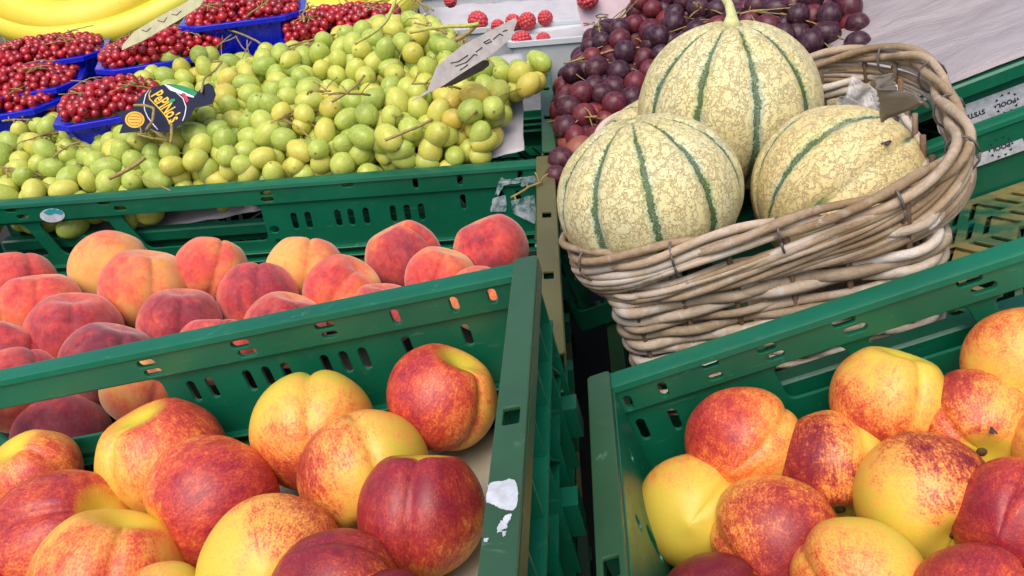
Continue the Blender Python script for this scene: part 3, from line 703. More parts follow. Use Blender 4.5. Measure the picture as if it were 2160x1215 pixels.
peaches = [
 (235, 568, 168, (.3, .7, -.4), (.6, .2, .2), (.0, .8, .1), .22, .0, 'golden orange peach with a faint blush, leftmost of the high back row'),
 (306, 612, 186, (.05, .85, .2), (.18, .3, .9), (-.5, .4, .5), .36, .0, 'yellow and rose peach with a deep crease down its front'),
 (446, 572, 156, (.2, .8, -.1), (.25, .6, .7), (-.3, .2, .5), .46, .0, 'dusky coral peach below the right end of the rail window'),
 (545, 628, 168, (.0, .85, -.1), (.0, .4, .9), (-.1, .3, .8), .82, .1, 'bright scarlet peach in the middle of the second row'),
 (645, 570, 166, (.1, .8, -.1), (.1, .5, .9), (.4, .7, .2), .22, .0, 'yellow peach with a soft crease, fourth from the right in the back row'),
 (722, 620, 168, (.3, .5, .3), (.2, .5, .9), (-.5, .5, .4), .58, .0, 'coral red peach with an orange blotch, right of the scarlet one'),
 (850, 546, 164, (-.3, .6, .1), (-.2, .9, .3), (.3, -.1, .8), .74, .5, 'mauve peach with a crimson scar on its left side'),
 (930, 592, 156, (.2, .8, .2), (.1, .7, .7), (-.4, -.2, .8), .60, .0, 'coral peach with a yellow top, below the rightmost one'),
 (1036, 528, 164, (-.35, .85, .1), (-.3, .6, .7), (.1, .2, .9), .78, .0, 'coral red peach in the back right corner of its crate'),
 (1015, 632, 152, (.2, .6, -.4), (.3, .5, .4), (.0, .6, .5), .40, .3, 'brownish peach half hidden behind the front rail near the corner'),
 (808, 662, 152, (.0, .85, .2), (.0, .6, .7), (.0, .2, .9), .64, .4, 'dull mauve peach with a notched top, behind the rail'),
 (602, 694, 174, (.2, .85, .25), (.3, .3, .8), (-.1, .1, .9), .66, .5, 'greyish rose peach behind the rail, between the scarlet and notched ones'),
 (382, 688, 176, (.0, .88, .25), (.0, .4, .9), (.1, .1, .9), .80, .6, 'dark crimson peach with a small dimple on top, third row'),
 (454, 738, 164, (.0, .7, .0), (.3, .6, .6), (.0, .5, .6), .66, .0, 'orange red peach just behind the rail, right of the dark crimson pair'),
 (232, 768, 200, (.2, .88, .2), (.2, .3, .9), (.1, .2, .9), .86, .9, 'darkest wine red peach with a bloomy top, behind the rail'),
 (157, 702, 196, (-.05, .88, .3), (-.05, .3, .9), (-.1, .1, .9), .80, .2, 'crimson peach with a wide dimple, left of the golden creased one'),
 (86, 648, 172, (-.1, .85, .1), (-.1, .6, .8), (-.2, .3, .6), .56, .0, 'fiery orange peach with a bright crease, second row left'),
 (38, 600, 160, (.0, .8, -.1), (.3, .5, .8), (.2, .2, .8), .64, .2, 'rosy peach at the left end of the back row, cut by the frame'),
 (18, 756, 172, (.3, .8, .1), (.5, .5, .7), (.1, .4, .7), .78, .0, 'scarlet peach at the left frame edge'),
 (38, 822, 192, (.0, .7, -.2), (.3, .3, .8), (.1, .4, .7), .72, .3, 'large rose peach at the left frame edge, lowest above the rail'),
 (300, 818, 170, (.0, .7, -.2), (.3, .3, .8), (.1, -.4, .3), .38, .0, 'peach showing only a pale orange sliver above the rail'),
 (-18, 690, 110, (.0, .7, -.2), (.3, .3, .8), (.1, -.4, .3), .5, .0, 'small orange peach sliver between two rosy ones at the left frame edge'),
 (132, 925, 200, (.0, .7, -.4), (.3, .3, -.8), (.1, .1, .9), .86, .7, 'wine red peach seen through the rail window of the front left crate'),
 (350, 925, 170, (.0, .7, -.4), (.3, .3, -.8), (.1, .1, .9), .76, .7, 'mauve peach seen through the right end of the rail window'),
 (275, 870, 150, (.0, .7, -.4), (.3, .3, -.8), (.1, .1, .9), .92, .9, None),
]
for i, a in enumerate(peaches):
    if a[-1] is None: continue
    stone_fruit('peach', FP, -.042 if i < 22 else -.046, *a, i, group='peaches in the middle crate')

# ------------------------------------------------------------------ paper liners
def sheet(name, frame, corners, nx, ny, amp, mat, label, cat, seed=1, scale=14, thick=.0004, kind=None, edge_j=.0, parent=None):
    c = [Vector(p) for p in corners]; b = MB(); vs = []
    cen = sum(c, Vector())/4
    for i in range(nx+1):
        for j in range(ny+1):
            u, v = i/nx, j/ny
            p = (c[0]*(1-u)+c[1]*u)*(1-v)+(c[3]*(1-u)+c[2]*u)*v
            n = mnoise.noise(Vector((p.x*scale, p.y*scale, seed)))+.5*mnoise.noise(Vector((p.x*scale*2.7, p.y*scale*2.7, seed+5)))+.3*abs(mnoise.noise(Vector((p.x*scale*5+seed, p.y*scale*4, seed+9))))
            fd = min(1, v*9+.12) if name == 'table_paper' else 1; p = p+Vector((edge_j*mnoise.noise(p*30), edge_j*mnoise.noise(p*30+Vector((9, 0, 0)))*fd, n*amp*fd)); vs.append(p-cen)
    fs = [(i*(ny+1)+j, (i+1)*(ny+1)+j, (i+1)*(ny+1)+j+1, i*(ny+1)+j+1) for i in range(nx) for j in range(ny)]
    b.add(vs, fs); o = link(name, b.mesh(name, mat, True), parent)
    o.matrix_local = frame.m4(cen) if parent is None else Matrix.Translation(cen)
    md = o.modifiers.new('t', 'SOLIDIFY'); md.thickness = thick; md.offset = -1
    if parent is None: tag(o, label, cat)
    return o
sheet('paper_liner', FF, [(-.585, -.362, -.103), (-.009, -.362, -.100), (-.009, -.012, -.100), (-.585, -.012, -.103)], 60, 36, .003, M_KRAFT, 'beige paper lining the front left nectarine crate', 'paper liner', 1, edge_j=.004)
sheet('paper_liner', FR, [(.008, -.372, -.100), (.56, -.372, -.100), (.56, -.012, -.100), (.008, -.012, -.100)], 60, 36, .003, M_KRAFT, 'beige paper lining the front right nectarine crate', 'paper liner', 2, edge_j=.004)
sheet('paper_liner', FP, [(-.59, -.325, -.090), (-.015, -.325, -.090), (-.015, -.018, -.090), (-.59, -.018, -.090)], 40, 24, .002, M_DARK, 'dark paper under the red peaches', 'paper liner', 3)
sheet('paper_liner', FP, [(-.58, .030, -.080), (-.022, .030, .004), (-.022, .27, .042), (-.58, .31, .0)], 60, 30, .0035, M_PAPER, 'white paper under the green grapes, bare at the right', 'paper liner', 4, edge_j=.003)
sheet('table_paper', FR, [(.262, .2815, -.0095), (1.02, .2815, -.0095), (1.10, .95, .10), (.27, .95, .10)], 110, 70, .0075, M_SHEET, 'creased pinkish brown paper sheet covering the display at the top right', 'paper sheet', 6, scale=7, edge_j=.006)

# ------------------------------------------------------------------ wicker basket
BW = Frame(CAMV+ray(1150, 600)*.565, rot(-19.5, 0.0, -13.8))
BL, BD, BH = .272, .272, .138
def rr_path(inset, n, flare=0):
    ix, iy = inset if isinstance(inset, tuple) else (inset, inset)
    """closed rounded rectangle, n points by arc length, starting mid-front going right"""
    x0, x1, y0, y1 = (.034-.004*ix, BL-.022-.022*ix, .007, BD-.012) if isinstance(inset, tuple) else (ix, BL-ix, iy, BD-iy); r = .022 if isinstance(inset, tuple) else .075
    segs = []
    def line(a, b):
        segs.append(('l', a, b, math.dist(a, b)))
    def arc(c, a0): segs.append(('a', c, a0, r*math.pi/2))
    mx = (x0+x1)/2
    line((mx, y0), (x1-r, y0)); arc((x1-r, y0+r), -90); line((x1, y0+r), (x1, y1-r)); arc((x1-r, y1-r), 0)
    line((x1-r, y1), (x0+r, y1)); arc((x0+r, y1-r), 90); line((x0, y1-r), (x0, y0+r)); arc((x0+r, y0+r), 180); line((x0+r, y0), (mx, y0))
    L = sum(q[3] for q in segs); out = []
    for i in range(n):
        d = L*i/n
        for q in segs:
            if d <= q[3]+1e-9: break
            d -= q[3]
        if q[0] == 'l':
            u = d/q[3] if q[3] else 0
            out.append((q[1][0]*(1-u)+q[2][0]*u, q[1][1]*(1-u)+q[2][1]*u, 0))
        else:
            a = D2R(q[2])+d/r; out.append((q[1][0]+r*math.cos(a), q[1][1]+r*math.sin(a), 0))
    nr = []
    for i in range(n):
        tx = out[(i+1) % n][0]-out[i-1][0]; ty = out[(i+1) % n][1]-out[i-1][1]; l = math.hypot(tx, ty); nr.append((ty/l, -tx/l))
    return out, nr, L
basket = thing('wicker_basket', BW.m4((BL/2, BD/2, -BH)), 'weathered rectangular wicker basket full of striped melons', 'basket')
boff = (-BL/2, -BD/2, BH)
def rimz(x, y):          # the rim rises towards the back and at the right end
    return .036*max(0, (y/BD-.35))*(1-.75*x/BL)+.002*max(0, x/BL-.7)
def inset_at(z):         # z from 0 (rim) to -BH : walls lean in towards the base
    return (-z/BH, 0)
NP = 420
rnd = random.Random(3)
wv = MB()
nst = 26; rows = 17
zz = -.022
for rI in range(rows):
    rad = .0034+.0006*rnd.random(); z = -.020-rI*(BH-.028)/(rows-1)
    path, nr, L = rr_path(inset_at(z), NP)
    # each row is several rods that overlap, each with its own thickness, bow and slightly sloping course
    start = rnd.randrange(NP); remaining = NP
    while remaining > 0:
        ln = min(remaining+14, rnd.randrange(95, 190)); pts = []; rr = []
        amp = rnd.uniform(.0014, .0030); slope = rnd.uniform(-.003, .007); rb = rad*rnd.uniform(.75, 1.22); zj = rnd.uniform(-.0012, .0012)
        for k in range(0, ln, 2):
            i = (start+k) % NP; p = path[i]; n_ = nr[i]; u = k/ln
            ph = 2*math.pi*(i/NP)*nst/2+(math.pi if rI % 2 else 0)
            o_ = amp*math.sin(ph)+.0015*mnoise.noise(Vector((i*.06, rI*3.1, 1)))
            zz_ = z+zj+slope*(u-.5)*2*.8+.0016*mnoise.noise(Vector((i*.035, rI*2.3, 8)))+rimz(p[0], p[1])*(1+z/BH)
            pts.append((p[0]+n_[0]*o_, p[1]+n_[1]*o_, zz_)); 
            rr.append(rb*(.90+.25*mnoise.noise(Vector((i*.05, rI*9.1, 4))))*min(1, .62+6*u, .45+3*(1-u)*2))
        wv.tube(pts, rr, 7, flat=1.0)
        start += ln-10; remaining -= ln-10
link('woven_side', wv.mesh('woven_side', M_WICK, True, off=boff), basket)
# upper rods running slantwise below the rim (the border weave)
bd = MB()
for k in range(56):
    i0 = int(NP*k/56+rnd.uniform(-4, 4)); ln = rnd.randrange(80, 125); pts = []; rr = []; rb = rnd.uniform(.0020, .0033)
    for q in range(0, ln, 2):
        i = (i0+q) % NP; u = q/ln
        path, nr = RIMP if 'RIMP' in globals() else rr_path(.006, NP)[:2]
        RIMP = (path, nr)
        p = path[i]; n_ = nr[i]; a = -1.9+3.6*u          # climbs from outside below, over the rim, to the inside
        o_ = .0050*math.cos(a*.85)+.001+.003*mnoise.noise(Vector((k*3.3, u*3, 0))); z_ = -.010+.0110*math.sin(a*.85)+rimz(p[0], p[1])-.011*(1-u)+.004*mnoise.noise(Vector((k*1.7, u*3, 5)))
        pts.append((p[0]+n_[0]*o_, p[1]+n_[1]*o_, z_)); rr.append(rb*min(1, .5+4*min(u, 1-u)))
    bd.tube(pts, rr, 7)
link('rim', bd.mesh('rim', M_WICKR, True, off=boff), basket)
# twisted rope round the very top
rp = MB(); path, nr, L = rr_path(.004, NP)
for s3 in range(3):
    for seg_i in range(7):
        pts = []; rr = []; a0 = int(NP/7*seg_i+s3*20)
        for q in range(0, NP//7+16, 2):
            i = (a0+q) % NP; u = q/(NP/7+16); p = path[i]; n_ = nr[i]
            ph = 2*math.pi*(i/NP)*6+s3*2*math.pi/3
            pts.append((p[0]+n_[0]*(.0046*math.cos(ph)+.001), p[1]+n_[1]*(.0046*math.cos(ph)+.001), .002+.0048*math.sin(ph)+rimz(p[0], p[1])))
            rr.append((.0031+.0007*mnoise.noise(Vector((i*.06, s3*4, seg_i))))*min(1, .5+5*min(u, 1-u)))
        rp.tube(pts, rr, 7)
link('border', rp.mesh('border', M_WICKR, True, off=boff), basket)
for k in range(nst):
    u = (k+.5)/nst; i = int(NP*u) % NP; b = MB(); pts = []
    if 1:
        for q in range(9):
            z = -.004-(BH-.008)*q/8; path, nr, L = (PCACHE.setdefault(round(z, 5), rr_path(inset_at(z), NP)) if 'PCACHE' in globals() else (globals().__setitem__('PCACHE', {}) or rr_path(inset_at(z), NP)))
            p = path[i]; n_ = nr[i]; j = rnd.uniform(-.0006, .0006)
            pts.append((p[0]+j, p[1]+j, z+rimz(p[0], p[1])*(1+z/BH)))
        b.tube(pts, .0020, 6)
    link('stake', b.mesh('stake', M_STAKE, True, off=boff), basket)
# thin wire ties round the rim
for k in range(14):
    i = int(NP*(k+.3)/14); path, nr, L = rr_path(.004, NP); p = path[i]; n_ = nr[i]; b = MB(); pts = []
    for q in range(13):
        a = 2*math.pi*q/12; rx, rz_ = .0095, .0120
        pts.append((p[0]+n_[0]*(rx*math.cos(a)+.001), p[1]+n_[1]*(rx*math.cos(a)+.001), -.004+rz_*math.sin(a)+rimz(p[0], p[1])))
    b.tube(pts, .0009, 6, closed=False); link('wire_tie', b.mesh('wire_tie', M_WIRE, True, off=boff), basket)
# base of the basket: rods laid side by side
b = MB()
for k in range(26):
    y = .052+(BD-.104)*k/25
    b.tube([(.045, y, -BH+.004), (BL/2, y, -BH+.004+(.0015 if k % 2 else -.0005)), (BL-.05, y, -BH+.004)], .0045, 6)
link('base', b.mesh('base', M_WICK, True, off=boff), basket)
# clear film and brown paper strips in the right end
def crumple(name, frame, c, nx, ny, amp, mat, scale, seed, thick=.0003):
    c = [Vector(p) for p in c]; cen = sum(c, Vector())/4; nrm_ = (c[1]-c[0]).cross(c[3]-c[0]).normalized(); b = MB(); vs = []
    for i in range(nx+1):
        for j in range(ny+1):
            u, v = i/nx, j/ny; p = (c[0]*(1-u)+c[1]*u)*(1-v)+(c[3]*(1-u)+c[2]*u)*v
            d = abs(mnoise.noise(p*scale+Vector((seed, 0, 0))))+.5*abs(mnoise.noise(p*scale*2.3+Vector((seed, 4, 0))))
            vs.append(p+nrm_*(d-.4)*amp-cen)
    b.add(vs, [(i*(ny+1)+j, (i+1)*(ny+1)+j, (i+1)*(ny+1)+j+1, i*(ny+1)+j+1) for i in range(nx) for j in range(ny)])
    o = link(name, b.mesh(name, mat, True)); o.matrix_world = frame.m4(cen)
    md = o.modifiers.new('t', 'SOLIDIFY'); md.thickness = thick; return o
def lim(p): return Vector((min(p.x, .238), p.y, p.z))
def bwq(pts, xv): return [BW.hit(x, y, 0, xv)[0] for x, y in pts]
tag(crumple('plastic_film', BW, [lim(BW.hit(x, y, 1, .205)[0]) for x, y in [(1735, 330), (1935, 345), (1950, 190), (1800, 160)]], 34, 28, .020, M_FILM, 34, 2), 'crumpled clear plastic film lining the back right inside of the basket', 'plastic film')
tag(crumple('plastic_film', BW, [lim(BW.hit(x, y, 1, .190)[0]) for x, y in [(1730, 320), (1850, 330), (1870, 235), (1770, 200)]], 24, 20, .018, M_FILM, 44, 12), 'folded clear plastic film right behind the tall melon, inside the basket', 'plastic film')
tag(crumple('paper_strip', BW, bwq([(1832, 176), (1893, 250), (1930, 222), (1868, 156)], .212), 20, 8, .006, M_TAPE, 30, 5), 'brown paper strip hanging inside the right end of the basket', 'paper strip')

# ------------------------------------------------------------------ melons
def melon(px, py, d, dpx, stem, spin, sq, label, i, warm=0, has_stem=False, scar=True):
    wp_ = CAMV+ray(px, py)*d; R = dpx*d/F_PX/2
    Zw = img_dir(px, py, stem); Xw = img_dir(px, py, spin); Xw = (Xw-Zw*Xw.dot(Zw)).normalized(); Yw = Zw.cross(Xw)
    q = Matrix((Xw, Yw, Zw)).transposed().to_4x4(); q.translation = wp_
    t_ = thing('melon', q, label, 'melon', 'striped netted melons in the basket')
    nt_, np_ = 90, 200; vs = []
    for a in range(nt_+1):
        th = math.pi*a/nt_
        for b_ in range(np_):
            ph = 2*math.pi*b_/np_; s = abs(math.sin(5*ph)); sx = math.sin(th)
            r = 1-.050*math.exp(-(s/.42)**2)*min(1, sx*1.5)+.012*mnoise.noise(Vector((sx*math.cos(ph)*1.5+i*5, sx*math.sin(ph)*1.5, math.cos(th)*1.5)))
            r += .0020*mnoise.noise(Vector((sx*math.cos(ph)*14+i*5, sx*math.sin(ph)*14, math.cos(th)*9)))
            z = r*math.cos(th)*sq-.035*math.exp(-(th/.22)**2)+.04*math.exp(-((math.pi-th)/.25)**2)
            vs.append((r*sx*math.cos(ph)*R, r*sx*math.sin(ph)*R, z*R))
    fs = [(a*np_+b_, (a+1)*np_+b_, (a+1)*np_+(b_+1) % np_, a*np_+(b_+1) % np_) for a in range(nt_) for b_ in range(np_)]
    b = MB(); b.add(vs, fs); o = link('rind', b.mesh('rind', M_MELON, True), t_); o['warmth'] = float(warm)
    if has_stem:
        b = MB(); pts = [(0, 0, .93*R*sq), (0, 0, 1.0*R*sq), (-.004, .001, 1.06*R*sq), (-.011, .001, 1.15*R*sq), (-.019, 0, 1.215*R*sq), (-.026, 0, 1.235*R*sq)]
        P2 = [Vector(p) for p in pts]
        b.tube(P2, [.0105, .0058, .0040, .0035, .0033, .0042], 10); st = link('stem', b.mesh('stem', M_MSTEM, True), t_)
    elif scar:
        b = MB(); b.tube([(0, 0, (sq-.045)*R), (0, 0, (sq-.030)*R), (0, 0, (sq-.024)*R)], [.0040, .0036, .001], 10); link('stem_scar', b.mesh('stem_scar', M_MSTEM, True), t_)
    return t_, wp_, R
# spin: 18 degrees off puts a rib between two stripes
melon(1537, 225, .685, 382, (-.02, .93, .28), (.30, 0, 1), .92, 'tall melon with a curved stem on top, crowning the pile', 1, .10, True)
m2 = melon(1368, 412, .590, 392, (-.17, .70, .22), (.05, -.2, 1), .86, 'melon at the front left of the basket, stripes meeting at its top', 2, .05)
m3 = melon(1768, 403, .590, 366, (.74, .60, -.25), (-.32, .42, .75), .96, 'yellowish melon leaning at the front right of the basket', 3, .75)
melon(1392, 350, .740, 300, (-.6, .5, .0), (.3, 0, 1), .95, 'melon mostly hidden behind the front left one', 4, .5, scar=False)
melon(1660, 330, .80, 330, (.4, .5, .0), (.3, 0, 1), .95, 'melon mostly hidden behind the tall one, right side', 5, .3, scar=False)
def fly(wpos, label, s=1.0, rz=0.3):
    q = Matrix.Rotation(rz, 4, 'Z'); q.translation = wpos; t_ = thing('fly', q, label, 'fly')
    b = MB(); b.tube([(-.0028*s, 0, .001), (-.0018*s, 0, .0012), (0, 0, .0014), (.0014*s, 0, .0013), (.0024*s, 0, .0011), (.003*s, 0, .001)], [.0003*s, .0010*s, .0012*s, .0011*s, .0009*s, .0002*s], 8)
    link('body', b.mesh('body', M_INK, True), t_)
    for sg in (-1, 1):
        b = MB(); b.add([(0.001*s, sg*.0005*s, .0022), (-.0035*s, sg*.0028*s, .0018), (-.0042*s, sg*.0010*s, .0018)], [(0, 1, 2)])
        link('wing', b.mesh('wing', M_WOODD), t_)
def on_sphere(px, py, cen, R):
    r = ray(px, py).normalized(); oc = CAMV-cen; b_ = oc.dot(r); c_ = oc.dot(oc)-R*R; D_ = b_*b_-c_
    return CAMV+r*(-b_-math.sqrt(max(0, D_))-.0006)
_pd = m3[0].matrix_world.to_3x3().transposed() @ img_dir(1768, 403, (.38, .22, .9)); m3[0].children[0]['pale_dir'] = [_pd.x, _pd.y, _pd.z]
fly(on_sphere(1873, 305, m3[1], m3[2]*.985), 'small dark fly sitting on the yellowish right melon', 1.1, .6)

# ------------------------------------------------------------------ berries
def ellipsoid_mesh(name, R, el, mat, seg=18, ring=12, seed=0, tip=.0):
    b = MB(); vs = []
    for i in range(ring+1):
        th = math.pi*i/ring
        for j in range(seg):
            ph = 2*math.pi*j/seg; r = 1+.02*mnoise.noise(Vector((math.sin(th)*math.cos(ph)+seed, math.sin(th)*math.sin(ph), math.cos(th))))
            vs.append((R*r*math.sin(th)*math.cos(ph), R*r*math.sin(th)*math.sin(ph), R*r*el*math.cos(th)-tip*R*math.exp(-(th/.3)**2)))
    b.add(vs, [(i*seg+j, (i+1)*seg+j, (i+1)*seg+(j+1) % seg, i*seg+(j+1) % seg) for i in range(ring) for j in range(seg)])
    me = b.mesh(name, mat, True)
    import bmesh
    bm = bmesh.new(); bm.from_mesh(me); bmesh.ops.remove_doubles(bm, verts=bm.verts, dist=1e-7); bm.to_mesh(me); bm.free()
    me.polygons.foreach_set('use_smooth', [True]*len(me.polygons)); return me
def in_poly(x, y, poly):
    c = False; n = len(poly)
    for i in range(n):
        x1, y1 = poly[i]; x2, y2 = poly[i-1]
        if (y1 > y) != (y2 > y) and x < (x2-x1)*(y-y1)/(y2-y1)+x1: c = not c
    return c
def rand_quat(rnd):
    return Quaternion((rnd.gauss(0, 1), rnd.gauss(0, 1), rnd.gauss(0, 1), rnd.gauss(0, 1))).normalized()
def branch(b, p0, p1, r0, r1, rnd, wob=.004, n=6, seg=6):
    p0, p1 = Vector(p0), Vector(p1); w1 = Vector((rnd.uniform(-1, 1), rnd.uniform(-1, 1), rnd.uniform(0, 1)))*wob
    pts = [p0.lerp(p1, i/n)+w1*math.sin(math.pi*i/n)+Vector((rnd.uniform(-1, 1), rnd.uniform(-1, 1), rnd.uniform(-1, 1)))*wob*.12 for i in range(n+1)]
    b.tube(pts, [r0+(r1-r0)*i/n for i in range(n+1)], seg)
def heap(kind, part, frame, surf, centres, poly, meshes, spacing, layers, rnd, group, cat, mat_stem, bumpR, bumpH, tints, rr, stemr=.0011, maxn=99, region=None, jitz=.3, stem_frac=.5, rscale=None):
    """bunches: berries scattered over the heap's surface in 3D, each given to the nearest bunch centre"""
    xs = [c[0][0] for c in centres]; ys = [c[0][1] for c in centres]
    x0, x1, y0, y1 = region
    def S(x, y):
        z = surf(x, y); bz = 0
        for c in centres:
            d = math.hypot(x-c[0][0], (y-c[0][1])); bz = max(bz, bumpH*(1-min(1, d/bumpR)**2)+c[0][2])
        return z+bz+.006*mnoise.noise(Vector((x*22, y*22, 3)))
    berries = []
    for L in range(layers):
        pts = []; tries = 0; sp = spacing*(1.0 if L == 0 else .95)
        while tries < 16000:
            tries += 1
            x = rnd.uniform(x0, x1); y = rnd.uniform(y0, y1); z = S(x, y)-L*spacing*.62+rnd.uniform(-jitz, jitz)*spacing*.5
            if L > 2 and y > region[2]+.10: continue
            ok = True
            for q in pts:
                if abs(q[0]-x) < sp and (q[0]-x)**2+(q[1]-y)**2+(q[2]-z)**2*.6 < sp*sp: ok = False; break
            if not ok: continue
            X, Y, d = proj(frame.w((x, y, z)))
            if not in_poly(X, Y, poly): continue
            pts.append((x, y, z))
        berries += pts
    groups = {i: [] for i in range(len(centres))}
    for p in berries:
        i = min(range(len(centres)), key=lambda k: (centres[k][0][0]-p[0])**2+(centres[k][0][1]-p[1])**2)
        groups[i].append(p)
    for i, (c, label) in enumerate(centres):
        g_ = sorted(groups[i], key=lambda p: -p[2]+p[1]*.5)[:maxn]
        if len(g_) < 3: continue
        base = Vector((c[0], c[1], min(p[2] for p in g_)-rr)); t_ = thing(kind, frame.m4(base), label, cat, group)
        tint = tints[i % len(tints)]
        b = MB(); cz = S(c[0], c[1]); top = Vector((c[0], c[1], cz-rr*.6))-base
        ax = Vector((rnd.uniform(-1, 1), rnd.uniform(-1, 1), .1)).normalized()*bumpR*.75
        branch(b, top-ax, top+ax*.8, stemr*1.3, stemr, rnd, .006, 8)
        for p in g_:
            if rnd.random() < stem_frac:
                q = Vector(p)-base; anchor = top+ax*rnd.uniform(-.8, .8)
                branch(b, anchor, q+(anchor-q)*.15, stemr*.7, stemr*.5, rnd, .005, 5, 5)
        for e in range(1):                     # twiggy ends that stick out of the heap
            if rnd.random() < .75:
                a = rnd.uniform(0, 6.28); st_ = top+Vector((math.cos(a)*bumpR*.3, math.sin(a)*bumpR*.3, rr*1.5)); en = st_+Vector((math.cos(a)*rr*rnd.uniform(1.5, 4), math.sin(a)*rr*rnd.uniform(1.5, 4), rr*rnd.uniform(.3, 1.4)))
                branch(b, st_, en, stemr*1.15, stemr*1.0, rnd, .004, 6)
                for k in range(4):
                    m_ = st_.lerp(en, rnd.random()); branch(b, m_, m_+Vector((rnd.uniform(-1, 1), rnd.uniform(-1, 1), rnd.uniform(-.3, .8)))*rr*1.0, stemr*.6, stemr*.75, rnd, .002, 3, 5)
        link('stem', b.mesh('stem', mat_stem, True), t_)
        for p in g_:
            o = bpy.data.objects.new(part, rnd.choice(meshes)); C.objects.link(o); o.parent = t_
            q = rand_quat(rnd); s_ = rnd.uniform(.86, 1.10)*(rscale(p) if rscale else 1)
            o.matrix_local = Matrix.LocRotScale(Vector(p)-base, q, Vector((s_, s_, s_)))
            o['tint'] = tint+rnd.uniform(-.16, .16)
    return S

rnd = random.Random(11)
GGM = [ellipsoid_mesh('grape_berry', .0121, e, M_GG, 22, 14, s_) for s_, e in enumerate((1.12, 1.20, 1.30, 1.40))]
gpoly = [(-60, 330), (0, 298), (60, 272), (130, 252), (175, 240), (262, 240), (280, 190), (305, 145), (345, 125), (402, 115), (417, 106), (440, 122), (480, 132), (540, 122), (600, 108), (650, 98), (730, 72), (800, 52), (850, 40), (910, 52), (960, 84), (985, 120),
         (1070, 150), (1140, 125), (1140, 170), (1090, 190), (1050, 200), (1060, 250), (1010, 262), (1045, 290), (1046, 345), (1000, 372), (900, 400), (620, 440), (560, 470), (330, 500), (180, 540), (-60, 550)]
gsurf = lambda x, y: .018+.065*x+.27*y
gc = [((-.06, .050, .004), 'small yellow green grape bunch on the bare white paper at the front right'),
      ((-.085, .175, .0), 'green grape bunch just below the grey price card, on the right'),
      ((-.035, .285, .0), 'yellowish grape sprig hanging over the back right crate rim'),
      ((-.165, .075, .004), 'plump green grape bunch at the front of the heap, right of centre'),
      ((-.185, .205, .010), 'green grape bunch in the middle right of the heap'),
      ((-.155, .320, .010), 'green grape bunch at the back, left of the grey price card'),
      ((-.270, .100, .006), 'green grape bunch at the front centre of the heap'),
      ((-.285, .235, .010), 'pale green grape bunch high in the centre of the heap'),
      ((-.255, .345, .004), 'green grape bunch at the back centre, before the redcurrants'),
      ((-.375, .050, .0), 'green grape bunch low behind the window of the peach crate wall'),
      ((-.370, .155, .002), 'green grape bunch in front of the black bird shaped tag'),
      ((-.385, .275, .012), 'green grape bunch right of the black tag, under the top blue punnet'),
      ((-.470, .065, -.002), 'green grape bunch at the front left behind the white oval sticker'),
      ((-.475, .180, .002), 'green grape bunch left of the black tag, before the blue punnet'),
      ((-.560, .050, -.004), 'green grape bunch at the far left end of the heap'),
      ((-.575, .145, -.004), 'green grape bunch at the left frame edge under the blue punnets'),
      ((-.465, .300, .012), 'small green grape bunch leaning on the redcurrants above the black tag')]
heap('grape_bunch', 'grape', FP, gsurf, gc, gpoly, GGM, 0.0208, 4, rnd, 'green grape bunches heaped in their crate', 'grapes', M_STEM, .075, .020,
     [.18, -.05, .25, -.08, -.05, .02, .0, .02, .05, -.02, .05, -.02, .02, .05, .05, .0, .0], .0150, region=(-.64, .03, .022, .42), rscale=lambda p: 1.0)
PGM = [ellipsoid_mesh('purple_grape_berry', .0126, e, M_PG, 22, 14, s_+9) for s_, e in enumerate((1.02, 1.10, 1.2))]
ppoly = [(1178, 330), (1182, 215), (1190, 165), (1222, 125), (1248, 80), (1270, 60), (1305, 55), (1340, 30), (1352, -30), (1790, -30), (1800, 10), (1822, 60), (1822, 100), (1760, 150), (1700, 260), (1400, 300), (1240, 360), (1160, 380)]
psurf = lambda x, y: -.030+.26*(y-.3)-.02*x
pc = [((-.022, .345, .01), 'dark grape bunch left of the basket, including one tan grape'), ((.000, .455, .01), 'wine red grape bunch behind the left corner of the basket'),
      ((.055, .560, .01), 'dark purple grape bunch beside the white raspberry trays'), ((.115, .66, .01), 'purple grape bunch at the top frame edge, left of the melon stem'),
      ((.165, .54, .01), 'purple grape bunch right behind the tall melon'), ((.215, .63, .01), 'purple grape bunch at the top frame edge, right of the melon stem'),
      ((.245, .50, .012), 'dark grape bunch by the brown sheet, above the back basket rim'), ((.12, .43, .0), 'dark grape bunch low behind the basket, in its shade')]
heap('grape_bunch', 'grape', FR, psurf, pc, ppoly, PGM, .0218, 3, rnd, 'dark purple grape bunches heaped behind the basket', 'grapes', M_STEM, .085, .024,
     [.12, -.02, -.22, -.18, -.3, -.15, -.3, -.3], .0132, region=(-.06, .31, .31, .85))  # lowest tints put the shade on the back bunches into the berry colour

